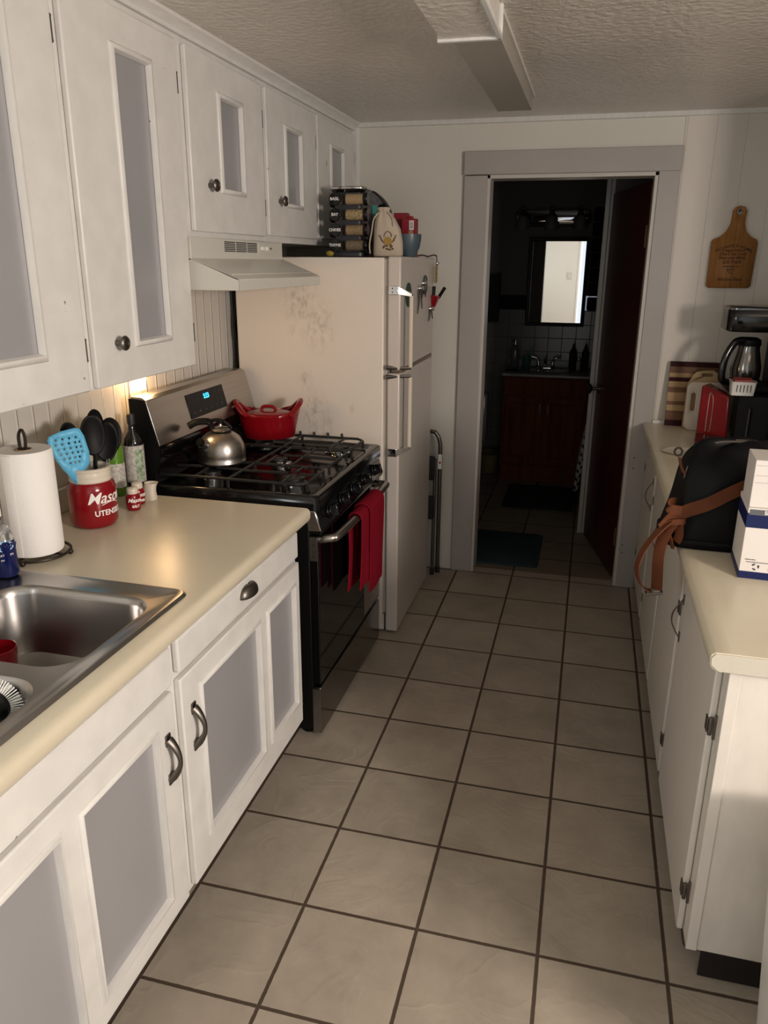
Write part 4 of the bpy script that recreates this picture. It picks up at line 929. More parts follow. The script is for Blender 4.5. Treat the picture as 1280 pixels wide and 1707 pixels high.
spoon('black nylon spoon mostly hidden behind the blue turner', 'serving_spoon', (jx-.050, jy-.000, CT+.262), (-.25, -.12, 1), .028, .038, (jx+.01, jy+.01, CT+.03), tilt=.2)
for k, dx in enumerate((0, .008)):
    b = NB(); tube(b, [(jx+.034, jy+.030+dx*1.4, CT+.130), (jx+.030, jy+.046+dx*1.4, CT+.185)], .0016, 6)
    tag(obj('whisk_wire' if k else 'skewer', b, CHROME), 'thin steel rod beside the black spoons in the crock' if not k else 'second thin steel rod, nearer the stove, in the crock', 'utensil')

def shaker(x, y, text, lab):
    s = thing('shaker', lab, 'shaker', (x, y, CT))
    b = NB(); lathe(b, [(.017, 0), (.0210, .003), (.0220, .012), (.0220, .042), (.0200, .050), (.016, .054), (.001, .054)], (x, y, CT), 30); obj('jar', b, RED, s, ang=60)
    b = NB(); lathe(b, [(.0165, .052), (.0178, .055), (.0168, .058), (.0176, .061), (.0168, .068), (.013, .071), (.001, .0715)], (x, y, CT), 30); label(obj('cap', b, CREAM, s, ang=60), 'cream shaker cap')
    letters('Mason', .018, WPR, cyl_fn(x, y, CT+.034, .0223, -.70), s, shear=.35, offset=.0004); letters(text, .0105, WPR, cyl_fn(x, y, CT+.015, .0223, -.66), s, offset=.0004)
shaker(-.711, .470, 'SALT', 'small red jar-shaped SALT shaker nearest the crock'); shaker(-.730, .527, 'PEPPER', 'small red jar-shaped PEPPER shaker behind the salt shaker')
cr = thing('creamer', 'small cream ceramic pitcher beside the pepper shaker', 'pitcher', (-.720, .580, CT))
b = NB(); loft(b, [(-.718, .578, CT, .019, .015, 4), (-.718, .578, CT+.004, .021, .017, 4), (-.718, .578, CT+.03, .019, .016, 3), (-.716, .580, CT+.048, .020, .017, 2.5), (-.714, .584, CT+.056, .023, .019, 2.2), (-.714, .584, CT+.054, .019, .015, 2.2), (-.716, .58, CT+.04, .015, .012, 2.2)], n=28); obj('body', b, CREAM, cr, ang=60)
def bottle(lab, x, y, h, r, body, capm, neckr=.011, labels=(), sh=.62, name='bottle', grp=None, capname='cap'):
    t_ = thing(name, lab, 'bottle', (x, y, CT))
    b = NB(); lathe(b, [(r*.9, 0), (r, .004), (r, h*sh), (r*.9, h*(sh+.06)), (neckr*1.2, h*(sh+.16)), (neckr, h*.86), (neckr, h*.88), (.001, h*.88)], (x, y, CT), 28); obj('glass', b, body, t_, ang=50)
    b = NB(); lathe(b, [(neckr*1.15, h*.87), (neckr*1.2, h*.9), (neckr*1.2, h*.98), (neckr*1.05, h), (.001, h)], (x, y, CT), 24); obj(capname, b, capm, t_)
    for (z0, z1, m_) in labels:
        b = NB(); lathe(b, [(r+.0006, z0), (r+.0009, z0), (r+.0009, z1), (r+.0006, z1)], (x, y, CT), 28, cap=False); obj('label_wrap', b, m_, t_)
    return t_
DG = mat('dark_glass', (.008, .006, .006), .08, coat=.6); LG = mat('green_bottle', (.10, .24, .02), .25); PUR = mat('purple_label', (.09, .03, .11), .5); WL = mat('cream_label_print', (.52, .50, .45), .5, var=.35, vscale=120)
GL = mat('green_floral_label', (.30, .38, .26), .5, var=.6, vscale=90)
bottle('tall dark wine bottle with cream and green label against the range side', -.838, .695, .252, .033, DG, BPR, labels=((.025, .150, WL),))
b = NB(); ribbon(b, [(-.838+.0344*math.cos(a), .695+.0344*math.sin(a), CT+.085) for a in [-.9+.1*i for i in range(9)]], (0, 0, 1), .10, .0008)
label(obj('front_label', b, GL, bpy.data.objects['bottle']), 'green floral label')
bottle('bright green squeeze bottle behind the crock and salt shaker', -.850, .598, .205, .030, LG, LG, .014, ((.03, .11, WL),), sh=.74)
bottle('dark olive oil bottle with white label between crock and green bottle', -.812, .470, .165, .026, mat('dark_olive_glass', (.012, .022, .006), .1), BPR, .009, ((.045, .105, WL),))
bottle('purple-labelled bottle with a gold cap between the green and wine bottles', -.886, .640, .215, .024, DG, mat('gold_cap', (.5, .36, .14), .3, .8), .010, ((.03, .13, PUR),))

# dish soap
ds = thing('dish_soap', 'clear bottle of dark blue dish soap on the sink deck at the left edge', 'soap bottle', (-.716, -.098, .922))
dx, dyy, dz = -.716, -.098, .9235
b = NB(); loft(b, [(dx, dyy, dz, .034, .022, 3), (dx, dyy, dz+.008, .038, .025, 3), (dx, dyy, dz+.06, .037, .025, 3), (dx, dyy, dz+.090, .036, .024, 3)], n=32); obj('liquid', b, BLUEL, ds, ang=60)
b = NB(); loft(b, [(dx, dyy, dz+.0905, .036, .024, 3), (dx, dyy, dz+.115, .030, .021, 2.6), (dx, dyy, dz+.135, .016, .014, 2.2), (dx, dyy, dz+.150, .012, .012, 2)], n=32); label(obj('shoulder', b, CLEAR, ds, ang=60), 'clear upper shell')
b = NB(); lathe(b, [(.014, .148), (.014, .170), (.009, .178), (.008, .192), (.001, .193)], (dx, dyy, dz), 20); label(obj('cap', b, WPR, ds), 'white cap')
def onsoap(x, y, z):
    a = -.72; n_ = Vector((math.cos(a)*.9, math.sin(a), 0)); return Vector((dx+.026, dyy-.0155, dz))+Vector((.62, .70, 0)).normalized()*x+Vector((0, 0, y))+Vector((.70, -.62, 0)).normalized()*(z+.004-abs(x)**2*8)
b = NB(); 
ring1 = [onsoap(.022*math.cos(a), .080+.013*math.sin(a), .0) for a in [2*PI*i/24 for i in range(24)]]; ring0 = [onsoap(.022*math.cos(a), .080+.013*math.sin(a), -.006) for a in [2*PI*i/24 for i in range(24)]]
rings(b, [ring0, ring1]); lo = label(obj('logo_oval', b, mat('pale_blue_label', (.35, .55, .75), .4), ds), 'pale oval logo')
letters('DAWN', .0165, NAVY, lambda x, y, z: onsoap(x, y+.080, z+.001), lo, shear=.2, offset=.0005)
letters('PLATINUM', .0078, WPR, lambda x, y, z: onsoap(x, y+.058, z+.0005), ds); letters('dish soap', .006, WPR, lambda x, y, z: onsoap(x, y+.046, z+.0005), ds)
# black wire soap caddy at the left wall
wc = thing('wire_organizer', 'black scrolled wire organizer at the wall behind the paper towels', 'rack', (-.83, -.07, CT))
b = NB()
for z in (.05, .12): tube(b, [(-.80, -.115, CT+z), (-.80, -.035, CT+z), (-.88, -.035, CT+z), (-.88, -.115, CT+z)], .0025, 6, closed=True)
for (x, y) in ((-.80, -.115), (-.80, -.035), (-.88, -.035), (-.88, -.115)): tube(b, [(x, y, CT), (x, y, CT+.14)], .003, 6)
for k in range(2): tube(b, [(-.797, -.075+.022*math.cos(a), CT+.085+k*.05+.024*math.sin(a)) for a in [2*PI*i/18 for i in range(18)]], .0025, 6, closed=True)
obj('wire_frame', b, BLKM, wc)

# ================================================================== right run
RF = .940
ZR = .900
def base_right(lab, y0, y1):
    c = thing('base_cabinet', lab, 'cabinet', (1.25, (y0+y1)/2, 0))
    b = NB(); box(b, .956, XR-.002, y0+.0005, y1-.0005, .118, ZR-.042); obj('body', b, WHITEG, c, bevel=.002)
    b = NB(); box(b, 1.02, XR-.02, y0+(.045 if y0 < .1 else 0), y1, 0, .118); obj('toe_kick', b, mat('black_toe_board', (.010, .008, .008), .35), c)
    return c
def slab(c, y0, y1, hy, hinge_y, handle_y, hz=.69, z0=.12, z1=.842):
    b = NB(); box(b, RF, RF+.0155, y0, y1, z0, z1); d = obj('door', b, WHITEG, c, bevel=.004, seg=2)
    for z in (.24 if z0 < .2 else z0+.1, .69):
        b = NB(); s = 1 if hinge_y > (y0+y1)/2 else -1
        tube(b, [(RF+.004, hinge_y, z-.022), (RF+.004, hinge_y, z+.022)], .0045, 8)
        box(b, RF-.003, RF+.0, hinge_y-s*.002, hinge_y-s*.024, z-.017, z+.017); box(b, RF+.010, RF+.018, hinge_y-.001, hinge_y+s*.006, z-.03, z+.03)
        obj('hinge', b, PEWTER, d, bevel=.001)
    if handle_y:
        b = NB(); y = handle_y
        for q in (-.003, .003): tube(b, smoothpath([(RF-.001, y, hz+.062), (RF-.012, y+q*.3, hz+.045), (RF-.026, y+q, hz+.015), (RF-.026, y+q, hz-.015), (RF-.012, y+q*.3, hz-.045), (RF-.001, y, hz-.062)], 5), .0018, 6)
        for z in (hz+.058, hz-.058): box(b, RF-.003, RF, y-.007, y+.007, z-.014, z+.014)
        obj('handle', b, PEWTER, d)
    return d
c = base_right('white base cabinet at the near end of the right run, with exposed side panel', 0, .665)
slab(c, .052, .640, 0, .052-.006, .605, .69)
b = NB(); box(b, .956, .980, -.003, .001, .118, ZR-.042); obj('end_stile', b, WHITEG, c, bevel=.0015)
b = NB(); box(b, 1.0, 1.45, .040, .0455, .004, .116); obj('toe_board', b, mat('black_glossy_board', (.012, .008, .008), .3), c)
c = base_right('white base cabinet with two doors in the middle of the right run under the bag', .665, 1.825)
slab(c, .682, 1.235, 0, .676, None)
slab(c, 1.262, 1.80, 0, 1.807, 1.40, .66)
c = base_right('white base cabinet at the far end of the right run beside the door casing', 1.825, 2.472)
slab(c, 1.840, 2.395, 0, 2.402, 1.885, .69)
struct('baseboard_right', bx(.975, 1.0, .12, 2.47, 0, .018), mat('dark_quarter_round', (.05, .035, .025), .6), bevel=.006)

# right worktop
b = NB(); T0, T1 = ZR-.042, ZR
nose = [(.955, T0), (.925, T0), (.917, T0+.006), (.912, T0+.014), (.911, T1-.014), (.914, T1-.005), (.921, T1), (.955, T1)]
prism(b, nose, 'y', -.018, YB-.03); box(b, .955, XR, -.018, YB-.03, T0, T1)
rc_ = tag(obj('countertop', b, LAM, ang=50), 'cream laminate worktop along the right wall with worn white end strip', 'countertop')
b = NB(); prism(b, [(.930, T0+.001), (.915, T0+.014), (.914, T1-.012), (.922, T1-.002), (XR, T1-.002), (XR, T0+.001)], 'y', -.0215, -.0175)
label(obj('end_strip', b, chip_mat('worn_edge_band', (.50, .47, .39), .5, .62, (8, 1, 60)), rc_), 'worn white edge band')
b = NB(); box(b, .955, XR, YB-.03, YB-.006, .858, .914); obj('backsplash_lip', b, WHITE, rc_, bevel=.003)

# white waste bin
wb = thing('waste_bin', 'white tapered waste bin cut by the right edge of the picture', 'bin', (1.22, -.22, 0))
WP = mat('white_plastic', (.70, .69, .66), .4)
wx, wy = 1.245, -.235
b = NB(); loft(b, [(wx, wy, 0, .150, .115, 6), (wx, wy, .01, .154, .119, 6), (wx, wy, .57, .196, .15, 6)], n=48); obj('body', b, WP, wb, ang=60)
b = NB(); loft(b, [(wx, wy, .57, .202, .156, 6), (wx, wy, .60, .205, .159, 6), (wx, wy, .63, .198, .152, 6), (wx, wy, .645, .16, .12, 5)], n=48); obj('lid', b, WP, wb, ang=60)

# ---------------- objects on the right worktop
RT = ZR+.0005
# striped cutting board leaning on the far wall
CB = wood('striped_board_maple', (.30, .19, .09), (.38, .25, .12), 5, (.6, 8, 8), .4); WN = wood('striped_board_walnut', (.10, .045, .018), (.15, .07, .03), 5, (.6, 8, 8), .4); PH = mat('purpleheart', (.030, .005, .005), .5, spec=.1)
cbd = thing('cutting_board', 'large striped butcher block board leaning on the far wall', 'cutting board', (1.13, 2.46, RT))
strips = [(0, .03, PH), (.03, .075, WN), (.075, .105, CB), (.105, .125, WN), (.125, .175, CB), (.175, .195, WN), (.195, .225, CB), (.225, .245, PH), (.245, .27, WN), (.27, .30, CB), (.30, .325, WN)]
strips = [(0, .028, PH), (.028, .072, WN), (.072, .100, CB), (.100, .118, WN), (.118, .160, CB), (.160, .185, WN), (.185, .212, CB), (.212, .232, PH), (.232, .252, CB), (.252, .282, WN), (.282, .305, PH)]
for (a, e, m_) in strips:
    b = NB(); y = lambda z: YB-.060+z*.13
    hexa(b, [(1.008, y(a)-.02, RT+a), (1.235, y(a)-.02, RT+a), (1.235, y(a), RT+a), (1.008, y(a), RT+a), (1.008, y(e)-.02, RT+e), (1.235, y(e)-.02, RT+e), (1.235, y(e), RT+e), (1.008, y(e), RT+e)])
    obj('strip', b, m_, cbd, smooth=False)
def flatboard(name, lab, outline, ybase, lean, th, m, hole=None, cat='cutting board'):
    b = NB(); yy = lambda z: ybase+(z-RT)*lean
    A = [b.verts.new((x, yy(z), z)) for x, z in outline]; ed = [b.edges.new((A[i], A[(i+1) % len(A)])) for i in range(len(A))]
    if hole: v, e = loop(b, [(x, yy(z), z) for x, z in hole]); ed += e
    bmesh.ops.triangle_fill(b, edges=ed, use_beauty=True, use_dissolve=False)
    o = obj(name, b, m, smooth=True); s = o.modifiers.new('s', 'SOLIDIFY'); s.thickness = th; s.offset = 0; bv = o.modifiers.new('b', 'BEVEL'); bv.width = .002; bv.segments = 2; bv.limit_method = 'ANGLE'
    return tag(o, lab, cat)
def rr2(x0, x1, z0, z1, r, n=5): return [(p[0], p[1]) for p in rrect(x0, x1, z0, z1, r, 0, n)]
flatboard('cutting_board', 'light bamboo board with slotted handle leaning in front of the striped board', [(1.085, RT), (1.30, RT), (1.30, 1.10), (1.23, 1.135), (1.225, 1.16), (1.20, 1.175), (1.155, 1.172), (1.125, 1.165), (1.11, 1.150), (1.105, 1.135), (1.090, 1.11)], 2.395, .10, .012, mat('light_bamboo', (.42, .29, .14), .5), rr2(1.15, 1.20, 1.145, 1.158, .006))
flatboard('cutting_board', 'white plastic board with oval hand hole leaning before the bamboo board', rr2(1.085, 1.32, RT, 1.125, .03), 2.34, .10, .010, mat('cream_plastic', (.60, .54, .46), .45), rr2(1.106, 1.127, .99, 1.075, .010))
# red toaster-like metal holder
rt = thing('toaster', 'red boxy toaster with chrome slot trim beside the coffee maker', 'toaster', (1.22, 2.2, RT))
b = NB(); hexa(b, [(1.125, 2.20, RT+.006), (1.245, 2.10, RT+.006), (1.243, 2.19, RT+.006), (1.175, 2.31, RT+.006), (1.125, 2.20, RT+.235), (1.235, 2.10, RT+.205), (1.241, 2.19, RT+.205), (1.175, 2.31, RT+.235)]); obj('shell', b, mat('red_painted_metal', (.28, .006, .010), .25, coat=.3), rt, bevel=.012, seg=3)
b = NB()
fn = lambda u, z: Vector((1.125, 2.20, RT))+Vector((.12, -.10, 0))*u+Vector((.002, -.003, z))
pts = [fn(.28, .03), fn(.28, .19), fn(.34, .20), fn(.42, .17), fn(.42, .05), fn(.38, .03)]
tube(b, smoothpath(pts, 4), .003, 6); label(obj('trim', b, mat('dull_pink_trim', (.4, .25, .22), .3, .5), rt), 'dull metal trim')
for x, y in ((1.150, 2.20), (1.225, 2.14), (1.225, 2.20), (1.175, 2.27)):
    b = NB(); lathe(b, [(.010, 0), (.010, .008)], (x, y, RT), 10); obj('foot', b, RUBBER, rt)

# coffee station: black storage cabinet with coffee maker, carafe, basket
ks = thing('appliance_box', 'tall black drawer box with chamfered edges under the coffee maker', 'storage box', (1.37, 2.1, RT))
b = NB(); hexa(b, [(1.252, 2.03, RT), (1.48, 1.96, RT), (1.52, 2.30, RT), (1.29, 2.34, RT), (1.252, 2.03, RT+.225), (1.48, 1.96, RT+.225), (1.52, 2.30, RT+.225), (1.29, 2.34, RT+.225)]); obj('box', b, mat('gloss_black_box', (.003, .003, .003), .3, spec=.15), ks, bevel=.008)
b = NB(); tube(b, [(1.30, 1.990, RT+.05), (1.30, 1.988, RT+.17)], .004, 6); obj('handle', b, PEWTER, ks)
CMT = RT+.226
cm = thing('coffee_maker', 'black drip coffee maker on the black box at the right edge', 'coffee maker', (1.40, 2.17, CMT))
b = NB(); box(b, 1.215, 1.50, 2.06, 2.29, CMT, CMT+.03); box(b, 1.385, 1.50, 2.08, 2.28, CMT+.03, CMT+.29); obj('base', b, BLKM, cm, bevel=.01, seg=3)
b = NB(); loft(b, [(1.345, 2.17, CMT+.255, .16, .105, 6), (1.345, 2.17, CMT+.262, .168, .112, 6), (1.345, 2.17, CMT+.345, .168, .112, 6), (1.345, 2.17, CMT+.358, .158, .102, 6)], n=48); q = obj('brew_head', b, BLK, cm, ang=50)
b = NB(); tube(b, [(1.345+.170*math.copysign(abs(math.cos(a))**.33, math.cos(a)), 2.17+.114*math.copysign(abs(math.sin(a))**.33, math.sin(a)), CMT+.350) for a in [2*PI*i/40 for i in range(40)]], .004, 6, closed=True); label(obj('lid_edge', b, CLEAR, q), 'clear lid edge')
obj('power_light', bx(1.445, 1.50, 2.052, 2.062, CMT+.055, CMT+.085), mat('red_lamp', (.6, .02, .03), .3), cm, bevel=.002)
cf = thing('carafe', 'steel and glass coffee carafe with big black handle under the brew head', 'carafe', (1.30, 2.17, CMT+.03))
gx, gy, gz = 1.292, 2.165, CMT+.032
b = NB(); lathe(b, [(.045, 0), (.056, .004), (.062, .03), (.062, .07), (.052, .115), (.045, .15), (.046, .165), (.001, .166)], (gx, gy, gz), 36); obj('body', b, mat('smoked_steel', (.17, .16, .15), .15, .9), cf, ang=60)
b = NB(); lathe(b, [(.047, .16), (.049, .165), (.047, .185), (.03, .195), (.001, .197)], (gx, gy, gz), 30); obj('lid', b, BLKM, cf)
b = NB(); tube(b, smoothpath([(gx-.02, gy-.030, gz+.185), (gx-.062, gy-.05, gz+.180), (gx-.095, gy-.062, gz+.12), (gx-.105, gy-.066, gz+.055), (gx-.100, gy-.064, gz+.015), (gx-.07, gy-.05, gz+.004)], 5), [.014]*5+[.016]*16+[.014]*5, 12, flat=.8); obj('handle', b, BLK, cf)
b = NB(); lathe(b, [(.0635, .005), (.0645, .006), (.0645, .016), (.0635, .017)], (gx, gy, gz), 36, cap=False); label(obj('band', b, CHROME, cf), 'chrome band')
wbk = thing('small_basket', 'small white slotted plastic basket in front of the carafe', 'basket', (1.275, 2.02, CMT))
b = NB(); x0, x1, y0, y1 = 1.212, 1.312, 1.975, 2.045
z0b = CMT
loft(b, [((x0+x1)/2, (y0+y1)/2, z0b, (x1-x0)/2-.005, (y1-y0)/2-.005, 8), ((x0+x1)/2, (y0+y1)/2, z0b+.055, (x1-x0)/2, (y1-y0)/2, 8), ((x0+x1)/2, (y0+y1)/2, z0b+.058, (x1-x0)/2+.003, (y1-y0)/2+.003, 8), ((x0+x1)/2, (y0+y1)/2, z0b+.058, (x1-x0)/2-.004, (y1-y0)/2-.004, 8), ((x0+x1)/2, (y0+y1)/2, z0b+.004, (x1-x0)/2-.008, (y1-y0)/2-.008, 8)], n=32); obj('tub', b, WP, wbk, ang=50)
b = NB()
for i in range(5): x = 1.234+i*.0135; prism(b, [(x, z0b+.045), (x+.0045, z0b+.045), (x+.003, z0b+.015), (x+.001, z0b+.015)], 'y', y0-.0012, y0+.003)
obj('slots', b, mat('basket_slot_shadow_gap', (.10, .09, .08), .8), wbk)
cpk = thing('sweetener_packets', 'red and white packets lying in the small white basket', 'packets', (1.26, 2.01, CMT+.045))
b = NB(); hexa(b, [(1.225, 1.985, CMT+.048), (1.295, 1.985, CMT+.048), (1.295, 2.035, CMT+.058), (1.225, 2.035, CMT+.058), (1.225, 1.985, CMT+.062), (1.295, 1.985, CMT+.066), (1.295, 2.035, CMT+.070), (1.225, 2.035, CMT+.070)]); obj('packet', b, mat('muted_red_paper', (.3, .05, .04), .6), cpk)

# second black appliance at right edge behind the boxes
ak = thing('air_fryer', 'black rounded appliance at the right edge in front of the coffee maker', 'appliance', (1.42, 1.72, RT))
b = NB(); loft(b, [(1.475, 1.76, RT, .12, .12, 3), (1.475, 1.76, RT+.01, .135, .13, 3), (1.475, 1.76, RT+.16, .14, .135, 3), (1.475, 1.76, RT+.26, .12, .12, 2.6), (1.475, 1.76, RT+.30, .06, .06, 2)], n=40); obj('body', b, BLK, ak, ang=50)
b = NB(); tube(b, smoothpath([(1.40, 1.65, RT+.20), (1.37, 1.60, RT+.205), (1.36, 1.585, RT+.16), (1.37, 1.60, RT+.10)], 5), .012, 10); obj('handle', b, BLKM, ak)
sc = thing('wooden_scoop', 'pale wooden utensil handle standing between the black box and appliance', 'utensil', (1.52, 2.36, RT))
b = NB(); prism(b, [(1.400, .905), (1.425, .905), (1.455, 1.03), (1.470, 1.06), (1.420, 1.062), (1.425, 1.02)], 'y', 2.395, 2.405); obj('stick', b, mat('pale_birch', (.45, .33, .18), .6), sc)
# dark glass tray / plate under items
b = NB(); hexa(b, [(1.09, 1.93, RT), (1.22, 1.88, RT), (1.25, 2.12, RT), (1.12, 2.17, RT), (1.09, 1.93, RT+.022), (1.22, 1.88, RT+.022), (1.25, 2.12, RT+.022), (1.12, 2.17, RT+.022)])
tag(obj('serving_tray', b, mat('dark_maroon_gloss', (.035, .010, .010), .15), bevel=.004), 'low dark maroon tray in front of the red toaster', 'tray')
b = NB(); loft(b, [(1.055, 1.80, RT, .075, .05, 3), (1.055, 1.80, RT+.004, .092, .062, 3), (1.055, 1.80, RT+.009, .102, .070, 3.4), (1.055, 1.80, RT+.006, .085, .058, 3)], n=36, rot=-.5)
tag(obj('saucer', b, CREAM, ang=60), 'flat white spoon rest dish behind the black bag', 'dish')
b = NB(); box(b, 1.245, 1.315, 1.36, 1.45, RT, RT+.10); tag(obj('paper_carton', b, CARD, bevel=.002), 'small white carton just behind the black bag and in front of the black appliances', 'carton')

# ------------------------------------------------------------------ black bag with tan strap
bg = thing('shoulder_bag', 'black leather bucket bag with tan leather strap on the right worktop', 'bag', (1.02, .70, RT))
bcx, bcy = 1.045, .715
secs = [(bcx, bcy, RT, .175, .105, 5), (bcx, bcy, RT+.012, .184, .112, 5), (bcx, bcy, RT+.05, .180, .110, 4), (bcx+.008, bcy, RT+.13, .168, .102, 3.4), (bcx+.012, bcy, RT+.20, .160, .092, 3), (bcx+.014, bcy, RT+.245, .150, .072, 2.8), (bcx+.016, bcy, RT+.275, .128, .046, 2.6), (bcx+.018, bcy, RT+.292, .09, .02, 2.2)]
b = NB(); rs_ = []
for k, s in enumerate(secs):
    rg = selip((s[0], s[1]), s[2], s[3], s[4], s[5], 56)
    a_ = .006*min(1, max(0, (k-2))/2)
    rs_.append([(p[0]+a_*math.sin(i*.9+k*1.3), p[1]+a_*1.5*math.sin(i*.7+k*2.1), p[2]+(a_*2*math.sin(i*.45+1) if k > 3 else 0)) for i, p in enumerate(rg)])
rings(b, rs_); o = obj('body', b, LEATHB, bg, ang=60); sb = o.modifiers.new('s', 'SUBSURF'); sb.levels = 1; sb.render_levels = 2
b = NB(); loft(b, [(bcx, bcy, RT, .180, .110, 5), (bcx, bcy, RT+.004, .188, .116, 5), (bcx, bcy, RT+.022, .188, .116, 5), (bcx, bcy, RT+.028, .183, .112, 5)], n=56); obj('base_panel', b, LEATHB, bg, ang=60)
b = NB(); zp = [(.905, .665, RT+.175), (.912, .672, RT+.215), (.930, .685, RT+.250), (.955, .695, RT+.274), (1.00, .70, RT+.288), (1.08, .70, RT+.290)]
tube(b, smoothpath(zp, 5), .0035, 8); zp2 = [(x+.006, y+.012, z+.002) for x, y, z in zp]; tube(b, smoothpath(zp2, 5), .003, 8); label(obj('zipper', b, PEWTER, bg), 'silver zip')
# tan strap: from right top, diagonal across front, over the counter edge, loop hanging and up again
b = NB()
sp1 = smoothpath([(1.14, .645, RT+.215), (1.08, .602, RT+.205), (1.02, .590, RT+.175), (.965, .586, RT+.140), (.915, .590, RT+.115), (.880, .590, RT+.092), (.855, .585, RT+.060)], 6); ribbon(b, sp1, (0, -.15, 1), .038, .0035)
obj('strap', b, LEATHT, bg)
b = NB(); sp2 = smoothpath([(.875, .588, RT+.085), (.845, .58, RT+.052), (.818, .575, RT+.010), (.803, .572, RT-.03), (.800, .572, RT-.065), (.808, .572, RT-.095), (.825, .572, RT-.116), (.846, .572, RT-.124)], 6)
ribbon(b, sp2, (.25, -1, .1), .036, .003); obj('strap', b, LEATHT, bg)
b = NB(); sp3 = smoothpath([(.858, .574, RT-.118), (.856, .574, RT-.08), (.853, .576, RT-.03), (.856, .58, RT+.015), (.868, .586, RT+.055), (.885, .59, RT+.085)], 6); ribbon(b, sp3, (.75, -.6, 0), .034, .003); obj('strap', b, LEATHT, bg)
b = NB(); tube(b, [(.832, .556, RT-.128), (.872, .556, RT-.120), (.872, .590, RT-.120), (.832, .590, RT-.128)], .004, 8, closed=True); label(obj('buckle', b, PEWTER, bg), 'dark metal slider buckle')
b = NB(); ribbon(b, smoothpath([(.865, .588, RT+.070), (.880, .580, RT+.082), (.905, .584, RT+.085), (.912, .60, RT+.08)], 5), (0, 0, 1), .016, .008); label(obj('keeper', b, LEATHT, bg), 'tan keeper loop')
b = NB(); ribbon(b, smoothpath([(.868, .582, RT+.058), (.880, .584, RT+.03), (.890, .598, RT+.0)], 5), (.8, -.5, 0), .010, .003); ribbon(b, smoothpath([(.898, .590, RT+.075), (.902, .594, RT+.04), (.897, .600, RT+.02)], 5), (.8, -.5, 0), .024, .003); obj('tab', b, LEATHT, bg)
b = NB(); ribbon(b, smoothpath([(1.055, .645, RT+.218), (1.075, .612, RT+.205), (1.11, .606, RT+.198), (1.17, .615, RT+.200)], 5), (0, -.3, 1), .022, .004); ribbon(b, smoothpath([(.885, .628, RT+.125), (.868, .600, RT+.130), (.868, .588, RT+.118), (.90, .585, RT+.115)], 5), (0, 0, 1), .026, .004); obj('strap_anchor', b, LEATHT, bg)
b = NB(); tube(b, smoothpath([(.905, .66, RT+.20), (.895, .66, RT+.215), (.885, .66, RT+.245)], 4), .004, 6); label(obj('zip_pull', b, LEATHT, bg), 'tan zip pull')
b = NB(); tube(b, [(.880+.010*math.cos(a), .655, RT+.262+.011*math.sin(a)) for a in [2*PI*i/16 for i in range(16)]], .003, 6, closed=True); label(obj('pull_ring', b, BRZ, bg), 'dark metal ring')

# ------------------------------------------------------------------ boxes
lbx = thing('product_box', 'white carton with navy blue bands, lower of the two stacked boxes', 'box', (1.035, .425, RT))
bx0, by0 = 1.030, .420; WBX, DBX, HBX = .22, .16, .185
def BXP(u, v, z): # slightly turned carton
    a = math.radians(-3); return (bx0+u*math.cos(a)-v*math.sin(a), by0+u*math.sin(a)+v*math.cos(a), RT+z)
def cart(parent, name, u0, u1, v0, v1, z0, z1, m, bevel=.0):
    b = NB(); hexa(b, [BXP(u0, v0, z0), BXP(u1, v0, z0), BXP(u1, v1, z0), BXP(u0, v1, z0), BXP(u0, v0, z1), BXP(u1, v0, z1), BXP(u1, v1, z1), BXP(u0, v1, z1)]); return obj(name, b, m, parent, bevel=bevel, smooth=False)
cart(lbx, 'carton', 0, WBX, 0, DBX, 0, HBX, CARD, .0015)
label(cart(lbx, 'bottom_band', -.0006, WBX+.0006, -.0006, DBX+.0006, .001, .020, NAVY), 'navy bottom band')
label(cart(lbx, 'top_band', -.0006, WBX+.0006, -.0006, DBX+.0006, .135, .172, NAVY), 'navy top band')
label(cart(lbx, 'grey_band', .004, WBX+.0007, -.0008, .001, .168, .182, mat('grey_band_print', (.10, .10, .11), .4)), 'grey strip')
fp = lambda u, z: plane_fn(BXP(u, -.001, z), Vector(BXP(1, 0, 0))-Vector(BXP(0, 0, 0)), (0, 0, 1), Vector(BXP(0, -1, 0))-Vector(BXP(0, 0, 0)))
letters('SETAFE', .013, WPR, fp(.058, .175), lbx, offset=.0003)
letters('MADE IN CHINA', .0032, BPR, fp(.022, .052), lbx); letters('DO NOT DISPOSE WITH HOUSEHOLD WASTE', .0026, BPR, fp(.040, .0455), lbx)
b = NB()
rec = fp(.036, .034)
for k in range(3):      # recycling triangle: three chasing arrows
    a0 = PI/2+k*2*PI/3; 
    p = [(.0075*math.cos(a0+t), .0075*math.sin(a0+t)) for t in (.15, .75, 1.35)]
    tube(b, [rec(q[0], q[1], 0) for q in p[:2]], .0014, 4)
    q0, q1 = p[1], p[2]; dx_, dy_ = q1[0]-q0[0], q1[1]-q0[1]; l = math.hypot(dx_, dy_); dx_, dy_ = dx_/l, dy_/l
    tri = [rec(q0[0]-dy_*.003, q0[1]+dx_*.003, .0003), rec(q0[0]+dy_*.003, q0[1]-dx_*.003, .0003), rec(q0[0]+dx_*.0045, q0[1]+dy_*.0045, .0003)]
    b.faces.new([b.verts.new(t_) for t_ in tri])
obj('recycling_mark', b, BPR, lbx, rec=False)
label(cart(lbx, 'recycling_square', .066, .077, -.0008, .001, .026, .039, BPR), 'small black square mark')
letters('*', .014, WPR, fp(.0715, .0305), lbx, ext=.0012)
label(cart(lbx, 'address_label', .074, .13, -.0008, .001, .082, .108, mat('pale_label', (.55, .5, .45), .5)), 'pale sticker')
label(cart(lbx, 'barcode', .088, .128, -.0012, .001, .086, .105, mat('barcode_print', (.08, .07, .08), .5, var=.9, vscale=260, stretch=(1, 1, .01))), 'barcode')
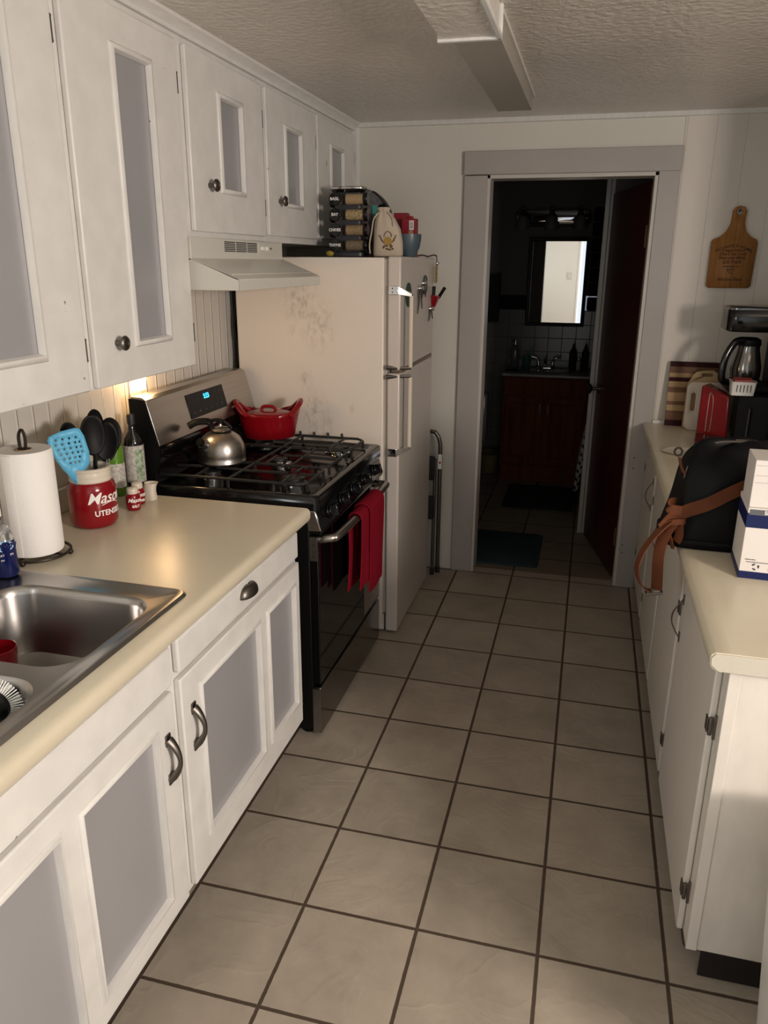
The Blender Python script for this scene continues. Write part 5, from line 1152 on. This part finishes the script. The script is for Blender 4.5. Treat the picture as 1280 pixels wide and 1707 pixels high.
ubx = thing('product_box', 'plain white carton standing on the navy-banded box', 'box', (1.04, .43, RT+HBX))
cart(ubx, 'carton', .002, .054, .010, .14, HBX, HBX+.118, CARD, .0015)
for z, m_ in ((.105, 0), (.080, 0), (.062, 0)): cart(ubx, 'print_line', .006, .053, .0092, .0102, HBX+z, HBX+z+.0008, mat('faint_grey_print', (.35, .33, .31), .6))
cart(ubx, 'dark_flap', .0545, .12, .012, .138, HBX, HBX+.10, mat('dark_grey_card', (.05, .05, .055), .5))
label(cart(ubx, 'panel_fold', .049, .0515, .0090, .0100, HBX+.003, HBX+.10, mat('pinkish_line', (.5, .42, .40), .6)), 'fold line')

# ------------------------------------------------------------------ bamboo sign board on the far wall
hb_ = thing('hanging_board', 'bamboo paddle-shaped board with burnt lettering hanging on the far wall', 'wall decor', (1.23, YB, 1.72))
yb = YB-.018
ol = [(1.128, 1.548), (1.300, 1.546), (1.312, 1.556), (1.336, 1.745), (1.332, 1.760), (1.300, 1.775), (1.275, 1.800), (1.268, 1.835), (1.272, 1.868), (1.270, 1.888), (1.255, 1.903), (1.235, 1.906), (1.216, 1.898), (1.206, 1.880), (1.207, 1.858), (1.205, 1.830), (1.190, 1.800), (1.165, 1.777), (1.135, 1.765), (1.126, 1.752), (1.118, 1.560)]
# straighten: board hangs nearly plumb
ol = [(1.134, 1.550), (1.306, 1.550), (1.316, 1.560), (1.322, 1.745), (1.316, 1.762), (1.288, 1.775), (1.266, 1.798), (1.256, 1.830), (1.256, 1.862), (1.258, 1.885), (1.246, 1.902), (1.228, 1.907), (1.210, 1.902), (1.199, 1.887), (1.199, 1.860), (1.196, 1.830), (1.182, 1.798), (1.158, 1.775), (1.132, 1.765), (1.124, 1.752), (1.124, 1.560)]
hole = [(1.228+.013*math.cos(a), 1.882+.013*math.sin(a)) for a in [2*PI*i/18 for i in range(18)]]
b = NB(); sx = 0.0
A = [b.verts.new((x, yb, z)) for x, z in ol]; ed = [b.edges.new((A[i], A[(i+1) % len(A)])) for i in range(len(A))]
v, e = loop(b, [(x, yb, z) for x, z in hole]); ed += e
bmesh.ops.triangle_fill(b, edges=ed, use_beauty=True, use_dissolve=False)
o = obj('board', b, BAMB, hb_); s_ = o.modifiers.new('s', 'SOLIDIFY'); s_.thickness = .016; s_.offset = 0
b = NB(); tube(b, [(1.228, YB-.003, 1.882), (1.228, YB-.030, 1.886)], .003, 8); ball(b, (1.228, YB-.030, 1.886), .005, n=10); obj('nail', b, BPR, hb_)
pf = lambda x, z: plane_fn((x, yb-.0085, z), (1, 0, 0), (0, 0, 1), (0, -1, 0))
def arc(x, y, z): return (1.223+x, yb-.0085-z, 1.735+y-x*x*4.2)
letters('TO HAVE A HOME', .019, BURN, arc, hb_, offset=.0003)
for (s, z, sz, sh_) in (('A happy kitchen', 1.716, .0155, .3), ("Don't Let Love", 1.700, .0185, .3), ('Share your MEAL', 1.683, .0165, 0), ('GATHER', 1.664, .021, .3), ('sometimes in a', 1.646, .012, .2), ('BEST', 1.630, .016, 0), ('Love', 1.617, .010, .3), ('Kitchen Elena', 1.588, .019, .4)):
    letters(s, sz, BURN, pf(1.221, z), hb_, shear=sh_, offset=.0003)

# ================================================================== bathroom beyond
YV = 4.49; YW = 4.955
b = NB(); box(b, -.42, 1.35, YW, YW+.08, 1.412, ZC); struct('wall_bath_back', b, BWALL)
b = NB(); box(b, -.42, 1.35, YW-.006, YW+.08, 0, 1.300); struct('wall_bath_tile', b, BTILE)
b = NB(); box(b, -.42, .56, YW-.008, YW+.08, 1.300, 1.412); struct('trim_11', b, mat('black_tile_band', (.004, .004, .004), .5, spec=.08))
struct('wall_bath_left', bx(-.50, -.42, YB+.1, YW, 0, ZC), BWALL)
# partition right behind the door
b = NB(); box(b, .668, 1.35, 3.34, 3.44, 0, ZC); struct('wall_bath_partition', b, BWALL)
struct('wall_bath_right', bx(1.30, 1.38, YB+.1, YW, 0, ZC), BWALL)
b = NB(); prism(b, [(.640, 3.45), (.640, 3.325), (.666, 3.325), (.668, 3.332), (.690, 3.332), (.690, 3.341), (.667, 3.341), (.667, 3.45)], 'z', 0, 2.24); struct('trim_12', b, TRIMG, bevel=.003)
# glass block panel in the bath's far wall
gb = thing('window_block_panel', 'dark glass block window at the right of the bathroom mirror', 'window', (.65, YW, 1.29))
BGL = mat('dark_glass_block', (.006, .007, .007), .10, spec=.5, bump=1, bscale=28, bdist=.06)
for k in range(7):
    for i in range(2):
        b = NB(); x0 = .572+i*.115; z0 = 1.30+k*.11; box(b, x0, x0+.108, YW-.02, YW+.01, z0, z0+.104); obj('glass_block', b, BGL, gb, bevel=.012, seg=3)

vn = thing('bath_vanity', 'cherry wood two-door bathroom vanity seen through the doorway', 'vanity', (.32, 4.72, 0))
b = NB(); box(b, .002, .640, YV+.018, YW-.01, 0, .828); obj('carcass', b, VAN, vn, bevel=.003)
obj('top_rail', bx(.012, .630, YV+.002, YV+.018, .690, .815), VAN, vn, bevel=.003); obj('plinth', bx(.004, .638, YV+.004, YV+.018, .0, .130), VAN, vn, bevel=.002)
for (a, e, hx) in ((.020, .312, .290), (.328, .622, .352)):
    d = obj('door', bx(a, e, YV, YV+.018, .145, .672), VAN, vn, bevel=.004)
    b = NB(); rings(b, [[(a+t, YV+h, .145+t), (e-t, YV+h, .145+t), (e-t, YV+h, .672-t), (a+t, YV+h, .672-t)] for t, h in ((.045, .001), (.050, -.004), (.056, .001), (.078, -.006), (.082, -.006))], False, True); obj('raised_panel', b, VAN, d, ang=20)
    b = NB(); tube(b, smoothpath([(hx, YV, .625), (hx, YV-.022, .615), (hx, YV-.026, .575), (hx, YV-.022, .535), (hx, YV, .525)], 5), .005, 8); label(obj('pull', b, mat('satin_nickel', (.8, .8, .8), .38, 1), d), 'satin nickel bow pull')
vt = obj('vanity_top', bx(-.012, .655, YV-.022, YW-.01, .828, .850), mat('cultured_marble', (.20, .20, .19), .3), vn, bevel=.005)
b = NB(); loft(b, [(.30, 4.72, .8505, .20, .15, 2.4), (.30, 4.72, .856, .205, .155, 2.4), (.30, 4.72, .852, .18, .13, 2.4), (.30, 4.72, .835, .10, .08)], n=36); obj('basin', b, mat('bisque_basin', (.16, .15, .14), .2), vt)
obj('backsplash', bx(-.012, .655, YW-.03, YW-.010, .850, .905), bpy.data.materials['cultured_marble'], vt, bevel=.003)
fa = thing('faucet', 'chrome two-handle bathroom faucet behind the basin', 'faucet', (.29, 4.87, .85))
b = NB(); loft(b, [(.29, 4.87, .850, .08, .028, 3), (.29, 4.87, .862, .078, .026, 3), (.29, 4.87, .872, .06, .02, 3)], n=30); tube(b, smoothpath([(.29, 4.87, .87), (.29, 4.86, .91), (.29, 4.82, .925), (.29, 4.78, .905)], 5), .012, 10); obj('spout', b, CHROME, fa)
for s in (-1, 1):
    b = NB(); tube(b, smoothpath([(.29+s*.055, 4.87, .87), (.29+s*.058, 4.87, .90), (.29+s*.075, 4.865, .93), (.29+s*.12, 4.86, .94)], 5), [.014]*5+[.010]*6+[.007]*5, 10); obj('handle', b, CHROME, fa)
def bbottle(name, lab, x, y, h, r, m, cm_, pump=False, cat='bottle', z=.8505, neck=.3):
    t_ = thing(name, lab, cat, (x, y, z))
    b = NB(); lathe(b, [(r*.9, 0), (r, .004), (r, h*.62), (r*.75, h*.74), (r*neck, h*.8), (r*neck, h*.86), (.001, h*.86)], (x, y, z), 24); obj('bottle_body', b, m, t_, ang=50)
    b = NB(); lathe(b, [(r*neck*1.2, h*.85), (r*neck*1.2, h*.94), (.006, h*.95), (.006, h), (.001, h)], (x, y, z), 16)
    if pump: tube(b, [(x, y, z+h), (x-.035, y-.01, z+h)], .006, 8)
    obj('cap', b, cm_, t_); return t_
bbottle('soap_pump', 'clear soap pump bottle at the left end of the bathroom counter', .050, 4.80, .22, .034, mat('clear_dark_glass', (.10, .11, .11), .08, coat=.6), CHROME, True)
bbottle('lotion_bottle', 'dark tapered bottle right of the bathroom faucet', .502, 4.84, .20, .030, BLKM, BLKM)
bbottle('lotion_bottle', 'dark bottle beside the door edge at the right of the bathroom counter', .595, 4.84, .20, .028, BLKM, BLKM)
bbottle('clear_bottle', 'short clear bottle between the two dark bathroom bottles', .548, 4.80, .10, .018, mat('pale_glass', (.3, .3, .3), .1), CHROME)
tc = thing('toothbrush_cup', 'green glass cup holding a toothbrush beside the bathroom faucet', 'cup', (.145, 4.80, .85))
b = NB(); lathe(b, [(.028, 0), (.030, .003), (.036, .10), (.034, .10), (.027, .008), (.001, .006)], (.145, 4.80, .8505), 24); obj('glass', b, mat('green_tinted_glass', (.04, .12, .10), .1, coat=.5), tc)
b = NB(); tube(b, [(.14, 4.80, .86), (.185, 4.80, 1.01), (.21, 4.80, 1.03)], .005, 6); obj('toothbrush', b, TEALF, tc)
tb = tag(obj('vanity_tray', bx(-.005, .10, 4.60, 4.68, .8505, .858), BLKM, bevel=.003), 'small black tray at the front left of the bathroom counter', 'tray')

mr_ = thing('wall_mirror', 'dark framed mirror above the bathroom vanity', 'mirror', (.33, YW, 1.5))
mx0, mx1, mz0, mz1 = .103, .562, 1.178, 1.845; fw = .028
b = NB(); yy0 = YW-.055
ring = []
for t, h in ((0, 0), (0, -.045), (.006, -.052), (fw-.008, -.048), (fw, -.038), (fw, -.03)):
    ring.append([(mx0+t, YW-.010+h, mz0+t), (mx1-t, YW-.010+h, mz0+t), (mx1-t, YW-.010+h, mz1-t), (mx0+t, YW-.010+h, mz1-t)])
rings(b, ring, True, False); obj('frame', b, mat('espresso_frame', (.010, .006, .005), .4, spec=.15), mr_, ang=30)
obj('glass', bx(mx0+fw-.003, mx1-fw+.003, YW-.042, YW-.038, mz0+fw-.003, mz1-fw+.003), MIRR, mr_, smooth=False)
vl = thing('vanity_light', 'three-shade chrome vanity light bar above the bathroom mirror, unlit', 'light fixture', (.27, YW, 1.99))
b = NB()
rs_ = []
for t, h in ((0, -.001), (0, -.012), (-.012, -.020), (-.020, -.014), (-.035, -.020)):
    rs_.append([(p[0], YW+h, p[1]) for p in rr2(-.035-t, .560+t, 1.925-t, 2.065+t, .068+t, 10)])
rings(b, rs_); obj('back_plate', b, mat('polished_nickel', (.5, .5, .5), .06, 1), vl, ang=25)
for x in (.045, .262, .475):
    b = NB(); tube(b, smoothpath([(x, YW-.02, 2.0), (x, YW-.07, 2.01), (x, YW-.10, 2.03)], 4), .010, 8); lathe(b, [(.001, .055), (.008, .05), (.012, .04), (.010, .03), (.018, .02), (.022, 0), (.024, -.02)], (x, YW-.10, 2.02), 20); obj('arm', b, mat('dark_nickel', (.12, .12, .12), .15, 1), vl)
    b = NB(); lathe(b, [(.022, 0), (.034, -.01), (.046, -.035), (.050, -.075), (.052, -.105), (.049, -.105), (.044, -.04), (.02, -.008)], (x, YW-.10, 2.005), 28); obj('glass_shade', b, mat('frosted_glass_shade', (.12, .115, .10), .5), vl)
# hanging towel at the left, mats, bin, curtain
tw2 = thing('bath_towel', 'black towel hanging at the left edge inside the bathroom', 'towel', (-.17, 4.90, 1.2))
b = NB(); loft(b, [(-.195, 4.86, 1.205, .09, .03, 3), (-.20, 4.86, 1.24, .10, .035, 3), (-.20, 4.86, 1.52, .105, .04, 3), (-.20, 4.86, 1.565, .10, .025, 3)], n=28); obj('cloth', b, mat('black_terry', (.008, .008, .009), .95), tw2)
b = NB(); tube(b, [(-.30, 4.86, 1.57), (-.09, 4.86, 1.57)], .008, 8); tube(b, [(-.29, 4.86, 1.57), (-.29, YW, 1.57)], .008, 8); obj('rail', b, PEWTER, tw2)
def bmat(lab, x0, x1, y0, y1, m, r=.03):
    b = NB(); rings(b, [rrect(x0, x1, y0, y1, r, .0005), rrect(x0, x1, y0, y1, r, .009), rrect(x0+.008, x1-.008, y0+.008, y1-.008, r, .014)]); return tag(obj('bath_mat', b, m), lab, 'mat')
bmat('slate blue bath mat just inside the doorway', -.25, .437, 2.625, 3.19, mat('slate_blue_mat', (.030, .048, .056), .95, spec=.1, bump=.8, bscale=90, bdist=.004))
bmat('black bath mat in front of the vanity', .105, .605, 3.75, 4.35, mat('black_mat', (.008, .008, .008), .95))
bn = thing('wastebasket', 'small dim yellowish wastebasket left of the bathroom vanity', 'bin', (-.10, 4.72, 0))
b = NB(); lathe(b, [(.07, 0), (.073, .003), (.088, .12), (.09, .17), (.087, .17), (.07, .008), (.001, .006)], (-.115, 4.72, 0), 28); obj('bucket', b, mat('olive_yellow_plastic', (.14, .12, .05), .6), bn); b = NB(); lathe(b, [(.091, .155), (.093, .16), (.093, .175), (.088, .178)], (-.115, 4.72, 0), 28, cap=False); obj('rim', b, mat('dark_brown_liner', (.06, .03, .02), .6), bn)
tl = thing('toilet', 'toilet mostly hidden beside the left edge of the doorway', 'toilet', (-.20, 3.9, 0))
PC = mat('toilet_porcelain', (.06, .06, .06), .25)
b = NB(); loft(b, [(-.22, 3.75, 0, .11, .17, 2.5), (-.22, 3.75, .25, .12, .19, 2.3), (-.22, 3.75, .40, .17, .23, 2.2)], n=30); obj('pedestal', b, PC, tl); b = NB(); loft(b, [(-.22, 3.75, .40, .18, .24, 2.2), (-.22, 3.75, .435, .18, .24, 2.2)], n=30); obj('seat', b, PC, tl)
obj('tank', bx(-.40, -.06, 4.0, 4.16, .40, .76), PC, tl, bevel=.02)
scn = thing('shower_curtain', 'white shower curtain with black zigzag pattern beside the vanity', 'curtain', (.66, 4.2, 0))
def curtain_mat():
    m = bpy.data.materials.new('zigzag_curtain'); t, b = nt(m); N, L = t.nodes, t.links
    g = N.new('ShaderNodeNewGeometry'); sp = N.new('ShaderNodeSeparateXYZ'); L.new(g.outputs['Position'], sp.inputs[0])
    def mm(op, a, bb=0):
        n = N.new('ShaderNodeMath'); n.operation = op
        for i, v in enumerate((a, bb)):
            if isinstance(v, (int, float)): n.inputs[i].default_value = v
            else: L.new(v, n.inputs[i])
        return n.outputs[0]
    z = mm('PINGPONG', sp.outputs['Y'], .05); k = mm('FRACT', mm('DIVIDE', mm('ADD', sp.outputs['Z'], z), .06)); q = mm('GREATER_THAN', k, .6)
    mx = N.new('ShaderNodeMix'); mx.data_type = 'RGBA'; L.new(q, mx.inputs['Factor']); mx.inputs['A'].default_value = (.5, .48, .46, 1); mx.inputs['B'].default_value = (.03, .03, .03, 1); L.new(mx.outputs['Result'], b.inputs['Base Color']); b.inputs['Roughness'].default_value = .8; return m
b = NB(); G = []
for i in range(60):
    y = 3.85+i*.42/59; x = .712+.016*math.sin(i*.9); G.append([b.verts.new((x-.115*max(0, (.75-z)/.75)**.6, y, z)) for z in (.12, .3, .5, .7, 1.95)])
for a_, b_ in zip(G[:-1], G[1:]):
    for i in range(4): b.faces.new((a_[i], a_[i+1], b_[i+1], b_[i]))
o = obj('cloth', b, curtain_mat(), scn); s_ = o.modifiers.new('s', 'SOLIDIFY'); s_.thickness = .002
b = NB(); tube(b, [(.712, 3.45, 1.97), (.712, YW, 1.97)], .012, 10); obj('rod', b, CHROME, scn)

# mahogany door, open into the bathroom
dw = bpy.data.objects.new('door_3', None); C.objects.link(dw); dw['kind'] = 'structure'; ROOT[dw.name] = Vector((.845, 2.60, 0)); dw.location = (.845, 2.60, 0)
hx_, hy_ = .842, 2.585; ex_, ey_ = .682, 3.295
dv = Vector((ex_-hx_, ey_-hy_, 0)).normalized(); nv_ = Vector((dv.y, -dv.x, 0))   # towards +x side
def DP(s, n_, z): q = Vector((hx_, hy_, 0))+dv*s+nv_*n_; return (q.x, q.y, z)
L_ = math.hypot(ex_-hx_, ey_-hy_)
b = NB(); hexa(b, [DP(0, 0, .012), DP(0, .035, .012), DP(L_, .035, .012), DP(L_, 0, .012), DP(0, 0, 2.03), DP(0, .035, 2.03), DP(L_, .035, 2.03), DP(L_, 0, 2.03)]); obj('door_leaf', b, DOORW, dw, bevel=.002)
b = NB(); c0 = Vector(DP(L_-.06, 0, .945)); n2_ = -nv_
tube(b, [c0, c0+n2_*.006], .027, 20); tube(b, [c0, c0+n2_*.045], .010, 12)
rr_ = [c0+n2_*t for t in (.040, .048, .058, .066, .070)]; tube(b, rr_, [.014, .027, .032, .026, .010], 18)
obj('door_knob', b, PEWTER, dw)
for z in (.25, 1.78):
    b = NB(); tube(b, [DP(-.004, -.004, z-.05), DP(-.004, -.004, z+.05)], .007, 10); hexa(b, [DP(0, -.002, z-.05), DP(0, .002, z-.05), DP(.035, .002, z-.05), DP(.035, -.002, z-.05), DP(0, -.002, z+.05), DP(0, .002, z+.05), DP(.035, .002, z+.05), DP(.035, -.002, z+.05)]); obj('hinge', b, mat('hinge_brass_dark', (.12, .06, .03), .5, .6), dw)

# light switch on the wall behind the viewer (seen in the bathroom mirror)
sw = thing('light_switch', 'white light switch plate on the wall behind, seen in the mirror', 'switch', (.18, -3.1, 1.45))
obj('plate', bx(.14, .22, -3.099, -3.092, 1.39, 1.51), mat('switch_grey', (.5, .48, .45), .4), sw, bevel=.002); obj('toggle', bx(.175, .185, -3.092, -3.08, 1.435, 1.465), WPR, sw)
